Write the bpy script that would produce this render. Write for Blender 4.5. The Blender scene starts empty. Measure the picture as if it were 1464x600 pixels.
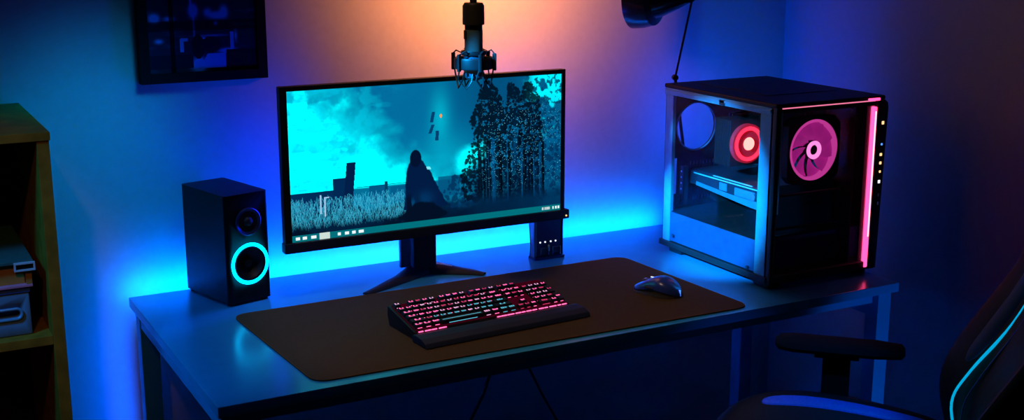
import bpy, bmesh, math, random
import numpy as np
from mathutils import Vector, Matrix, Euler, Quaternion
random.seed(4)
RNG = np.random.default_rng(7)
sc = bpy.context.scene
COL = sc.collection
R = math.radians

# ------------------------------------------------------------------ materials
def mat(name, col, rough=0.5, metal=0.0, spec=0.5, emit=None, es=0.0, coat=0.0, var=0.12, scale=40.0, bump=0.0):
    m = bpy.data.materials.new(name); m.use_nodes = True
    nt = m.node_tree; b = nt.nodes['Principled BSDF']
    b.inputs['Roughness'].default_value = rough
    b.inputs['Metallic'].default_value = metal
    b.inputs['Specular IOR Level'].default_value = spec
    b.inputs['Coat Weight'].default_value = coat
    b.inputs['Coat Roughness'].default_value = 0.1
    c4 = (col[0], col[1], col[2], 1)
    tc = nt.nodes.new('ShaderNodeTexCoord')
    nz = nt.nodes.new('ShaderNodeTexNoise'); nz.inputs['Scale'].default_value = scale; nz.inputs['Detail'].default_value = 4
    nt.links.new(tc.outputs['Object'], nz.inputs['Vector'])
    rp = nt.nodes.new('ShaderNodeValToRGB')
    rp.color_ramp.elements[0].position = 0.3; rp.color_ramp.elements[1].position = 0.7
    rp.color_ramp.elements[0].color = tuple(v*(1-var) for v in col) + (1,)
    rp.color_ramp.elements[1].color = tuple(min(1, v*(1+var)) for v in col) + (1,)
    nt.links.new(nz.outputs['Fac'], rp.inputs['Fac'])
    nt.links.new(rp.outputs['Color'], b.inputs['Base Color'])
    if bump:
        bp = nt.nodes.new('ShaderNodeBump'); bp.inputs['Strength'].default_value = bump; bp.inputs['Distance'].default_value = 0.001
        nt.links.new(nz.outputs['Fac'], bp.inputs['Height']); nt.links.new(bp.outputs['Normal'], b.inputs['Normal'])
    if emit:
        b.inputs['Emission Color'].default_value = (*emit, 1); b.inputs['Emission Strength'].default_value = es
    return m

def glow(name, col, s):
    m = bpy.data.materials.new(name); m.use_nodes = True
    nt = m.node_tree; nt.nodes.remove(nt.nodes['Principled BSDF'])
    e = nt.nodes.new('ShaderNodeEmission'); e.inputs['Color'].default_value = (*col, 1); e.inputs['Strength'].default_value = s
    nt.links.new(e.outputs[0], nt.nodes['Material Output'].inputs['Surface'])
    return m

def glass(name, tint=(1, 1, 1), refl=0.012, rough=0.02, edge=0.25):
    m = bpy.data.materials.new(name); m.use_nodes = True
    nt = m.node_tree; nt.nodes.remove(nt.nodes['Principled BSDF'])
    t = nt.nodes.new('ShaderNodeBsdfTransparent'); t.inputs['Color'].default_value = (*tint, 1)
    g = nt.nodes.new('ShaderNodeBsdfGlossy'); g.inputs['Roughness'].default_value = rough
    lw = nt.nodes.new('ShaderNodeLayerWeight'); lw.inputs['Blend'].default_value = 0.2
    mu = nt.nodes.new('ShaderNodeMath'); mu.operation = 'MULTIPLY_ADD'; mu.inputs[1].default_value = edge; mu.inputs[2].default_value = refl
    mx = nt.nodes.new('ShaderNodeMixShader')
    pw = nt.nodes.new('ShaderNodeMath'); pw.operation = 'POWER'; pw.inputs[1].default_value = 4
    lw.inputs['Blend'].default_value = 0.5
    nt.links.new(lw.outputs['Facing'], pw.inputs[0]); nt.links.new(pw.outputs[0], mu.inputs[0]); nt.links.new(mu.outputs[0], mx.inputs[0])
    nt.links.new(t.outputs[0], mx.inputs[1]); nt.links.new(g.outputs[0], mx.inputs[2])
    nt.links.new(mx.outputs[0], nt.nodes['Material Output'].inputs['Surface'])
    return m

def attr_mat(name, attr, emission=True, s=1.0):
    m = bpy.data.materials.new(name); m.use_nodes = True
    nt = m.node_tree; b = nt.nodes['Principled BSDF']
    a = nt.nodes.new('ShaderNodeAttribute'); a.attribute_name = attr
    if emission:
        b.inputs['Base Color'].default_value = (0.005, 0.005, 0.006, 1); b.inputs['Roughness'].default_value = 0.35
        b.inputs['Specular IOR Level'].default_value = 0.2
        nt.links.new(a.outputs['Color'], b.inputs['Emission Color']); b.inputs['Emission Strength'].default_value = s
    else:
        nt.links.new(a.outputs['Color'], b.inputs['Base Color']); b.inputs['Roughness'].default_value = 0.5
        b.inputs['Specular IOR Level'].default_value = 0.15
    return m

M = {}
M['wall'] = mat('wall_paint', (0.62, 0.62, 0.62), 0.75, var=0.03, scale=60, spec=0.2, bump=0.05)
M['wall_bluelit'] = mat('wall_paint_blue_light', (0.40, 0.52, 0.62), 0.8, var=0.03, scale=60, spec=0.15, bump=0.05)  # same paint tinted blue to stand in for bluer light on the right wall
M['floor'] = mat('dark_floor', (0.03, 0.03, 0.035), 0.5, scale=8)
M['ceil'] = mat('ceiling_paint', (0.06, 0.06, 0.07), 0.9, var=0.03)
M['desk'] = mat('desk_blue_lit', (0.03, 0.36, 0.66), 0.20, spec=0.7, var=0.03, scale=30)  # white desk with the blue light put into its base colour
M['deskleg'] = mat('desk_leg_blue_lit', (0.03, 0.36, 0.66), 0.4, var=0.03, scale=30)  # legs carry the same blue light in their colour
M['mat'] = mat('brown_cloth', (0.088, 0.056, 0.028), 0.95, spec=0.05, var=0.12, scale=500, bump=0.25)
M['matedge'] = mat('brown_stitching', (0.16, 0.075, 0.03), 0.9, spec=0.05, scale=900)
M['black'] = mat('black_plastic', (0.012, 0.012, 0.014), 0.45, spec=0.35)
M['blackgloss'] = mat('glossy_black_plastic', (0.008, 0.008, 0.01), 0.18, spec=0.5)
M['blackmatte'] = mat('matte_black', (0.008, 0.008, 0.009), 0.85, spec=0.15)
M['grey'] = mat('grey_metal', (0.22, 0.23, 0.25), 0.38, metal=0.6)
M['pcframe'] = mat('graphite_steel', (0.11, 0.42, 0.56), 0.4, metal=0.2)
M['pcdark'] = mat('dark_steel', (0.02, 0.021, 0.024), 0.5, metal=0.2)
M['silver'] = mat('silver_metal', (0.7, 0.72, 0.75), 0.25, metal=0.9)
M['white'] = mat('white_plastic', (0.6, 0.62, 0.65), 0.4)
M['wood'] = mat('brown_wood', (0.42, 0.16, 0.012), 0.6, spec=0.2, var=0.25, scale=25)
M['orangewood'] = mat('orange_board', (0.62, 0.22, 0.04), 0.6, spec=0.2)
M['greylid'] = mat('green_lid', (0.04, 0.12, 0.1), 0.6)
M['pinktrim'] = mat('pink_trim', (0.9, 0.25, 0.35), 0.5)
M['bin'] = mat('grey_blue_board', (0.14, 0.22, 0.30), 0.7, spec=0.2)
M['binrim'] = mat('blue_metal_rim', (0.2, 0.5, 0.75), 0.35, metal=0.3)
M['fabric'] = mat('black_leatherette', (0.01, 0.01, 0.012), 0.55, spec=0.3, scale=200, bump=0.1)
M['bluefab'] = mat('blue_leatherette', (0.04, 0.16, 0.75), 0.45, spec=0.4, scale=200)
M['bluedark'] = mat('leatherette_blue_light', (0.01, 0.06, 0.16), 0.5, scale=200)
M['navy'] = mat('navy_plastic', (0.02, 0.04, 0.16), 0.3)
M['mousetop'] = mat('blue_black_gloss', (0.03, 0.07, 0.40), 0.28, spec=0.7, coat=0.4)
M['mouseside'] = mat('brown_rubber', (0.06, 0.045, 0.03), 0.6)
M['teal'] = mat('grey_green_metal', (0.05, 0.10, 0.09), 0.5, spec=0.25)
M['olive'] = mat('dark_olive_metal', (0.02, 0.017, 0.008), 0.5, spec=0.25)
M['cone'] = mat('speaker_cone', (0.012, 0.014, 0.02), 0.5)
M['cable'] = mat('black_cable', (0.006, 0.006, 0.007), 0.6)
M['pcb'] = mat('dark_circuit_board', (0.012, 0.02, 0.03), 0.5, scale=120, var=0.5)
M['cyanmetal'] = mat('pale_blue_metal', (0.3, 0.75, 0.9), 0.3, metal=0.3)
M['g_ring'] = glow('cyan_ring_light', (0.0, 0.5, 1.0), 6)
M['g_led'] = glow('blue_led', (0.0, 0.13, 1.0), 8)
M['g_pink'] = glow('pink_led', (1.0, 0.05, 0.2), 3.2)
M['g_pinkcore'] = glow('pink_led_core', (1.0, 0.35, 0.5), 2.6)
M['g_magenta'] = glow('magenta_light', (1.0, 0.09, 0.55), 1.0)
M['g_red'] = glow('red_light', (1.0, 0.02, 0.06), 2.6)
M['g_redcore'] = glow('red_light_core', (1.0, 0.27, 0.24), 2.6)
M['g_key'] = glow('pink_legend', (1.0, 0.11, 0.33), 2.1)
M['g_keydim'] = glow('dim_pink_legend', (1.0, 0.05, 0.2), 0.8)
M['g_keyw'] = glow('pale_pink_legend', (0.95, 0.45, 0.75), 1.2)
M['g_keyc'] = glow('cyan_legend', (0.12, 0.6, 0.8), 0.9)
M['g_under'] = glow('pink_underglow', (0.8, 0.01, 0.12), 0.05)
M['g_warm'] = glow('warm_indicator', (1.0, 0.6, 0.25), 1.4)
M['g_blue'] = glow('blue_indicator', (0.05, 0.2, 1.0), 2.0)
M['g_white'] = glow('white_indicator', (0.8, 0.85, 1.0), 1.2)
M['g_pipe'] = glow('cyan_piping_painted_glow', (0.0, 0.42, 0.75), 0.9)  # piping is no lamp; light falling on it is put in as glow
M['blades'] = mat('smoked_fan_blades', (0.5, 0.16, 0.38), 0.35, emit=(0.85, 0.03, 0.50), es=0.5)
M['glass'] = glass('clear_glass')
M['glassdark'] = glass('smoked_glass', (0.72, 0.66, 0.72), 0.03)

# ------------------------------------------------------------------ mesh helpers
class MB:
    def __init__(s): s.bm = bmesh.new()
    def _merge(s, b2, mtx=None, m=0):
        if mtx is not None: bmesh.ops.transform(b2, matrix=mtx, verts=b2.verts)
        for f in b2.faces: f.material_index = m
        me = bpy.data.meshes.new('tmp'); b2.to_mesh(me); b2.free()
        s.bm.from_mesh(me); bpy.data.meshes.remove(me)
    def box(s, x0, x1, y0, y1, z0, z1, m=0, bev=0.0, seg=2, mtx=None):
        b = bmesh.new(); bmesh.ops.create_cube(b, size=1)
        bmesh.ops.scale(b, vec=(x1-x0, y1-y0, z1-z0), verts=b.verts)
        bmesh.ops.translate(b, vec=((x0+x1)/2, (y0+y1)/2, (z0+z1)/2), verts=b.verts)
        if bev: bmesh.ops.bevel(b, geom=b.edges[:], offset=bev, segments=seg, profile=0.5, affect='EDGES')
        s._merge(b, mtx, m); return s
    def cyl(s, p0, p1, r0, r1=None, n=24, m=0, caps=True, bev=0.0):
        r1 = r0 if r1 is None else r1
        p0, p1 = Vector(p0), Vector(p1); d = p1-p0
        b = bmesh.new()
        bmesh.ops.create_cone(b, cap_ends=caps, segments=n, radius1=r0, radius2=r1, depth=d.length)
        if bev:
            es = [e for e in b.edges if len(e.link_faces) == 2 and any(len(f.verts) > 4 for f in e.link_faces)]
            bmesh.ops.bevel(b, geom=es, offset=bev, segments=2, profile=0.5, affect='EDGES')
        q = Vector((0, 0, 1)).rotation_difference(d.normalized())
        s._merge(b, Matrix.Translation((p0+p1)/2) @ q.to_matrix().to_4x4(), m); return s
    def lathe(s, prof, o=(0, 0, 0), axis=(0, 0, 1), n=32, m=0, mfun=None):
        o = Vector(o); q = Vector((0, 0, 1)).rotation_difference(Vector(axis).normalized())
        rows = []
        for r, h in prof:
            rows.append([s.bm.verts.new(o + q @ Vector((max(r, 1e-5)*math.cos(2*math.pi*i/n), max(r, 1e-5)*math.sin(2*math.pi*i/n), h))) for i in range(n)])
        for k in range(len(rows)-1):
            for i in range(n):
                f = s.bm.faces.new((rows[k][i], rows[k][(i+1) % n], rows[k+1][(i+1) % n], rows[k+1][i]))
                f.material_index = mfun(k) if mfun else m
        return s
    def tube(s, pts, r, n=8, m=0, closed=False):
        pts = [Vector(p) for p in pts]; N = len(pts)
        rs = r if isinstance(r, (list, tuple)) else [r]*N
        rows = []; up = None
        for i, p in enumerate(pts):
            a = pts[(i-1) % N] if (closed or i > 0) else p
            c = pts[(i+1) % N] if (closed or i < N-1) else p
            t = (c-a).normalized()
            if up is None:
                up = t.orthogonal().normalized()
            up = (up - t*up.dot(t)).normalized(); sd = t.cross(up)
            rows.append([s.bm.verts.new(p + rs[i]*(up*math.cos(2*math.pi*k/n)+sd*math.sin(2*math.pi*k/n))) for k in range(n)])
        L = N if closed else N-1
        for i in range(L):
            A, B = rows[i], rows[(i+1) % N]
            for k in range(n):
                f = s.bm.faces.new((A[k], A[(k+1) % n], B[(k+1) % n], B[k])); f.material_index = m
        if not closed:
            f = s.bm.faces.new(rows[0][::-1]); f.material_index = m
            f = s.bm.faces.new(rows[-1]); f.material_index = m
        return s
    def prism(s, poly, fn, d0, d1, m=0, bev=0.0):
        """poly of 2-D points; fn(u, v, d) -> 3-D point; extruded from d0 to d1"""
        b = bmesh.new()
        A = [b.verts.new(fn(u, v, d0)) for u, v in poly]; B = [b.verts.new(fn(u, v, d1)) for u, v in poly]
        n = len(poly)
        b.faces.new(A[::-1]); b.faces.new(B)
        for i in range(n): b.faces.new((A[i], A[(i+1) % n], B[(i+1) % n], B[i]))
        bmesh.ops.recalc_face_normals(b, faces=b.faces)
        if bev: bmesh.ops.bevel(b, geom=b.edges[:], offset=bev, segments=2, profile=0.5, affect='EDGES')
        s._merge(b, None, m); return s
    def loft(s, rings, m=0, caps=True, mfun=None):
        rows = [[s.bm.verts.new(Vector(p)) for p in rg] for rg in rings]
        n = len(rows[0])
        for k in range(len(rows)-1):
            for i in range(n):
                f = s.bm.faces.new((rows[k][i], rows[k][(i+1) % n], rows[k+1][(i+1) % n], rows[k+1][i]))
                f.material_index = mfun(k, i) if mfun else m
        if caps:
            for rw in (rows[0][::-1], rows[-1]):
                f = s.bm.faces.new(rw); f.material_index = m
        return s
    def build(s, name, mats, parent=None, smooth=35):
        me = bpy.data.meshes.new(name)
        bmesh.ops.recalc_face_normals(s.bm, faces=s.bm.faces)
        s.bm.to_mesh(me); s.bm.free()
        for mm in (mats if isinstance(mats, (list, tuple)) else [mats]): me.materials.append(mm)
        if smooth:
            for p in me.polygons: p.use_smooth = True
            me.set_sharp_from_angle(angle=R(smooth))
        o = bpy.data.objects.new(name, me); COL.objects.link(o)
        if parent: o.parent = parent
        if smooth == 35:
            wn = o.modifiers.new('weighted', 'WEIGHTED_NORMAL'); wn.keep_sharp = True
        return o

def thing(name, label, cat, loc=(0, 0, 0), rz=0.0, group=None):
    o = bpy.data.objects.new(name, None); COL.objects.link(o); o.empty_display_size = 0.05
    o.location = loc; o.rotation_euler = (0, 0, rz); o['label'] = label; o['category'] = cat
    if group: o['group'] = group
    return o
def tag(o, label, cat, group=None, kind=None):
    o['label'] = label; o['category'] = cat
    if group: o['group'] = group
    if kind: o['kind'] = kind
    return o
def struct(o): o['kind'] = 'structure'; return o

def rounded_rect(w, h, r, n=6, cx=0, cy=0):
    pts = []
    for (sx, sy, a0) in ((1, 1, 0), (-1, 1, 90), (-1, -1, 180), (1, -1, 270)):
        for k in range(n+1):
            a = R(a0 + 90*k/n)
            pts.append((cx+sx*(w/2-r)+r*math.cos(a), cy+sy*(h/2-r)+r*math.sin(a)))
    return pts
def circ(o, r, ax='y', n=40, a0=0, a1=360):
    out = []
    for k in range(n + (0 if a1-a0 == 360 else 1)):
        a = R(a0+(a1-a0)*k/n); c, s_ = r*math.cos(a), r*math.sin(a)
        out.append((o[0]+c, o[1], o[2]+s_) if ax == 'y' else (o[0], o[1]+c, o[2]+s_) if ax == 'x' else (o[0]+c, o[1]+s_, o[2]))
    return out

# ------------------------------------------------------------------ setting
WY = 0.79     # back wall
struct(MB().box(-3.2, 1.2, WY, WY+0.1, 0, 2.6).build('wall_back', M['wall'], smooth=0))
struct(MB().box(1.098, 1.2, -3.2, WY, 0, 2.6).build('wall_right', M['wall_bluelit'], smooth=0))
struct(MB().box(-3.2, 1.2, -3.2, WY+0.1, -0.1, 0).build('floor', M['floor'], smooth=0))
struct(MB().box(-3.2, 1.2, -3.2, WY+0.1, 2.6, 2.7).build('ceiling', M['ceil'], smooth=0))

# ------------------------------------------------------------------ desk
def make_desk():
    t = thing('desk', 'long white desk with blue light put into its colour, carrying the monitor, keyboard mat and computer tower', 'desk', (0, 0.366, 0))
    def b(*a, **k): return MB().box(a[0], a[1], a[2]-0.366, a[3]-0.366, a[4], a[5], **k)
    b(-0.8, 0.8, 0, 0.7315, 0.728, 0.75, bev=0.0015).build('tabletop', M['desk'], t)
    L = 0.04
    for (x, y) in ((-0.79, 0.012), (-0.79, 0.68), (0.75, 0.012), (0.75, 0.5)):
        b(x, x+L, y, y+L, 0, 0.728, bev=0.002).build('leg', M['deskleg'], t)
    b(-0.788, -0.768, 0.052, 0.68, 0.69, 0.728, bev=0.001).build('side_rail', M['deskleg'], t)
    b(0.768, 0.788, 0.052, 0.5, 0.66, 0.728, bev=0.001).build('side_rail', M['deskleg'], t)
    b(-0.75, 0.75, 0.03, 0.045, 0.70, 0.728, bev=0.001).build('front_rail', M['deskleg'], t)
    b(-0.79, 0.53, 0.7315, 0.7375, 0.738, 0.746).build('led_strip', M['g_led'], t)
make_desk()

# ------------------------------------------------------------------ desk mat
def make_mat():
    t = thing('desk_mat', 'wide dark brown desk mat with rounded corners under keyboard and mouse', 'desk mat', (-0.126, 0.255, 0.75))
    P = [(-0.510, 0.232), (-0.488, -0.2265), (0.502, -0.2395), (0.480, 0.238)]
    out = []
    n = 7; r = 0.035
    for i in range(4):
        p = Vector(P[i]); a = (Vector(P[i-1])-p).normalized(); c = (Vector(P[(i+1) % 4])-p).normalized()
        s0 = p+a*r; s1 = p+c*r
        for k in range(n+1):
            u = k/n; out.append((s0*(1-u)**2 + p*2*u*(1-u) + s1*u*u)[:])
    MB().prism(out, lambda u, v, d: (u, v, d), 0.0005, 0.0032).build('cloth_surface', M['mat'], t)
    cx = 0
    MB().tube([(u*0.998, v*0.996, 0.0026) for u, v in out], 0.0013, 6, closed=True).build('stitched_edge', M['matedge'], t)
make_mat()

# ------------------------------------------------------------------ keyboard
def make_keyboard():
    t = thing('keyboard', 'black mechanical keyboard with pink and cyan glowing keys and a wrist rest', 'keyboard', (-0.178, 0.103, 0.7535), R(3.8))
    # local: x across (centre 0), y to the back
    XA, XB = -0.180, 0.194
    SL = 0.024/0.117
    prof = [(0.058, 0.0), (0.172, 0.0), (0.181, 0.020), (0.179, 0.041), (0.062, 0.017), (0.058, 0.012)]
    MB().prism(prof, lambda u, v, d: (d, u, v), XA, XB, bev=0.0015).build('case', M['black'], t)
    wr = [(-0.003, 0.001), (0.0575, 0.0), (0.0575, 0.014), (0.045, 0.0165), (0.02, 0.0155), (0.003, 0.010)]
    MB().prism(wr, lambda u, v, d: (d, u, v), -0.187, 0.207, bev=0.002).build('wrist_rest', M['navyblk'], t)
    # sloping deck
    def dz(y): return 0.017 + (y-0.062)*SL
    U = 0.0161; x0 = 0.007-U*22.5/2; x1 = x0+U*22.5; ybase = 0.066; PITCH = 0.0172
    lp = MB()
    lp.prism([(x0, ybase-0.003), (x1, ybase-0.003), (x1, 0.174), (x0, 0.174)], lambda u, v, d: (u, v, dz(v)+d), 0.0004, 0.0012)
    lp.build('backlight_plate', M['g_under'], t)
    rng = random.Random(3)
    cache = {}
    def key_mesh(w, h, var, kind):
        k = (w, h, var, kind)
        if k in cache: return cache[k]
        rg = random.Random(hash((round(w*100), round(h*100), var)) & 0xffff)
        b = MB(); a, c = w*U/2-0.0011, h*PITCH/2-0.0011
        a2, c2 = a-0.0016, c-0.0018; H = 0.0072
        A = [(-a, -c, 0), (a, -c, 0), (a, c, 0), (-a, c, 0)]
        B = [(-a2, -c2+0.0006, H), (a2, -c2+0.0006, H), (a2, c2+0.0004, H), (-a2, c2+0.0004, H)]
        b.loft([A, [tuple(0.5*(Vector(p)+Vector(q))) for p, q in zip(A, B)], B])
        z = H+0.00015
        def q(u0, u1, v0, v1):
            vs = [b.bm.verts.new(p) for p in ((u0, v0, z), (u1, v0, z), (u1, v1, z), (u0, v1, z))]
            f = b.bm.faces.new(vs); f.material_index = 1
        if kind == 'bar': q(-a2*0.95, a2*0.95, -0.0008, 0.0008)
        else:
            wl = min(a2*0.85, 0.0050 if w < 1.2 else 0.0068)
            st = [(-wl, -wl*0.45), (wl*0.5, wl), (-wl*0.25, wl*0.25)]
            for (u0, u1) in st[:2 + var % 2]:
                q(u0, u1, rg.uniform(-0.0012, 0.0), rg.uniform(0.0030, 0.0044))
            q(-wl, wl*rg.uniform(0.2, 0.9), -0.0014+0.0002*var, -0.0004+0.0002*var)
        # glow that leaks at the front foot of the cap
        vs = [b.bm.verts.new(p) for p in ((-a2*0.7, -c+0.0002, 0.0012), (a2*0.7, -c+0.0002, 0.0012), (a2*0.7, -c+0.0003, 0.0026), (-a2*0.7, -c+0.0003, 0.0026))]
        f = b.bm.faces.new(vs); f.material_index = 1
        me = bpy.data.meshes.new('key')
        b.bm.to_mesh(me); b.bm.free()
        cache[k] = me; return me
    variants = {}
    def place(x, row, w, h=1, glowm='g_key', kind=''):
        if glowm == 'g_key' and rng.random() < 0.35: glowm = 'g_keydim'
        y = ybase + (row + (h-1)/2 + 0.5)*PITCH + (0.003 if row == 5 else 0)
        var = rng.randrange(4)
        key = (w, h, var, kind, glowm)
        if key not in variants:
            me = key_mesh(w, h, var, kind).copy(); me.materials.append(M['black']); me.materials.append(M[glowm]); variants[key] = me
        o = bpy.data.objects.new('key', variants[key]); COL.objects.link(o); o.parent = t
        o.location = (x0 + (x+w/2)*U, y, dz(y)+0.0015); o.rotation_euler = (math.atan(SL), 0, 0)
    def colour(row, x):
        r = rng.random()
        if row <= 2 and 2.5 < x < 14.5:
            pc = {0: .45, 1: .85, 2: .55}[row]
            if r < pc: return 'g_keyc'
            return 'g_keyw' if r < pc+0.25 else 'g_key'
        if row == 3 and 4 < x < 15: return 'g_keyw' if r < 0.4 else 'g_key'
        if x > 18: return 'g_keyw' if r < 0.3 else 'g_key'
        return 'g_keyw' if r < 0.15 else 'g_key'
    rows = {0: [1.25, 1.25, 1.25, 6.25, 1.25, 1.25, 1.25, 1.25], 1: [2.25]+[1]*10+[2.75], 2: [1.75]+[1]*11+[2.25],
            3: [1.5]+[1]*12+[1.5], 4: [1]*13+[2]}
    for row, ws in rows.items():
        x = 0
        for w in ws:
            if w == 6.25: place(x, row, w, 1, 'g_keyc', 'bar')
            else: place(x, row, w, 1, colour(row, x))
            x += w
    for k, x in enumerate([0, 2, 3, 4, 5, 6.5, 7.5, 8.5, 9.5, 11, 12, 13, 14]): place(x, 5, 1, 1, 'g_key' if k % 4 else 'g_keyw')
    for row in (3, 4, 5):
        for k in range(3): place(15.25+k, row, 1, 1, 'g_key')
    for k in range(3): place(15.25+k, 0, 1, 1, 'g_key')
    place(16.25, 1, 1, 1, 'g_key')
    place(18.5, 0, 2); place(20.5, 0, 1)
    for row in (1, 2, 3):
        for k in range(3): place(18.5+k, row, 1, 1, colour(row, 19))
    for k in range(4): place(18.5+k, 4, 1, 1, colour(4, 19))
    place(21.5, 0, 1, 2); place(21.5, 2, 1, 2)
    # glowing line between the case and the wrist rest
    for (a, c) in ((-0.172, -0.108), (0.012, 0.186)):
        b = MB(); x = a
        while x < c:
            w = rng.uniform(0.008, 0.02); b.box(x, min(x+w, c), 0.0570, 0.0598, 0.0156, 0.0178, bev=0.0007); x += w+rng.uniform(0.0012, 0.005)
        b.build('front_light', M['g_key'], t)
M['navyblk'] = mat('navy_black_rubber', (0.012, 0.02, 0.05), 0.6, spec=0.3)
make_keyboard()

# ------------------------------------------------------------------ mouse
def make_mouse():
    t = thing('computer_mouse', 'glossy blue-black computer mouse on the right of the brown mat', 'mouse', (0.252, 0.19, 0.7535), R(22))
    Lh = 0.060
    def sec(u):   # u -1 back .. 1 front : half width, height
        w = 0.0325*(1-abs(u)**3.2*0.45)*(1-0.10*math.exp(-((u-0.15)/0.35)**2))
        e = max(0.0, 1-abs(u)**4)**0.5
        h = 0.012 + 0.029*math.exp(-((u+0.22)/0.85)**2)
        return w*(0.25+0.75*e), h*(0.35+0.65*e)
    N = 28; K = 20
    def ring(u, z0, z1):
        w, h = sec(u); pts = []
        for k in range(K+1):
            a = math.pi*k/K
            pts.append((w*math.copysign(abs(math.cos(a))**0.8, math.cos(a)), u*Lh, z0*h + (z1-z0)*h*(math.sin(a)**0.75)))
        return pts
    us = [-1+2*i/N for i in range(N+1)]
    MB().loft([ring(u, 0.36, 1.0) for u in us], caps=True).build('top_shell', M['mousetop'], t)
    def ring2(u):
        w, h = sec(u); p = []
        for (sx, zz) in ((1, 0.0), (0.93, 0.2), (0.99, 0.42)): p.append((w*sx, u*Lh*0.995, zz*h+0.0004))
        for (sx, zz) in ((-0.99, 0.42), (-0.93, 0.2), (-1, 0.0)): p.append((w*sx, u*Lh*0.995, zz*h+0.0004))
        return p
    MB().loft([ring2(u) for u in us]).build('side_grip', M['mouseside'], t)
    MB().cyl((-0.004, 0.032, 0.0195), (0.004, 0.032, 0.0195), 0.0095, n=20, bev=0.001).build('scroll_wheel', M['silver'], t)
    MB().box(-0.002, 0.002, 0.010, 0.019, 0.0335, 0.0352, bev=0.0008).build('dpi_button', M['g_white'], t)
    MB().box(-0.0325, -0.0285, -0.008, 0.016, 0.0165, 0.0205, bev=0.001).build('side_button', M['mouseside'], t)
    MB().box(-0.0008, 0.0008, -0.0602, -0.0555, 0.004, 0.018, bev=0.0004).build('tail_light', M['g_blue'], t)
make_mouse()

# ------------------------------------------------------------------ monitor picture (numpy, drawn by code)
def vnoise(h, w, ch, cw):
    g = RNG.random((ch+2, cw+2))
    yy = np.linspace(0, ch, h, endpoint=False); xx = np.linspace(0, cw, w, endpoint=False)
    yi = yy.astype(int); xi = xx.astype(int); fy = (yy-yi)[:, None]; fx = (xx-xi)[None, :]
    fy = fy*fy*(3-2*fy); fx = fx*fx*(3-2*fx)
    a = g[yi][:, xi]; b = g[yi][:, xi+1]; c = g[yi+1][:, xi]; d = g[yi+1][:, xi+1]
    return (a*(1-fx)+b*fx)*(1-fy)+(c*(1-fx)+d*fx)*fy
def fbm(h, w, ch, cw, o=5):
    s = np.zeros((h, w)); amp = 0.5
    for k in range(o): s += amp*vnoise(h, w, ch*2**k, cw*2**k); amp *= 0.5
    return s/0.97
def sstep(a, b, x):
    t = np.clip((x-a)/(b-a), 0, 1); return t*t*(3-2*t)
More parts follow.
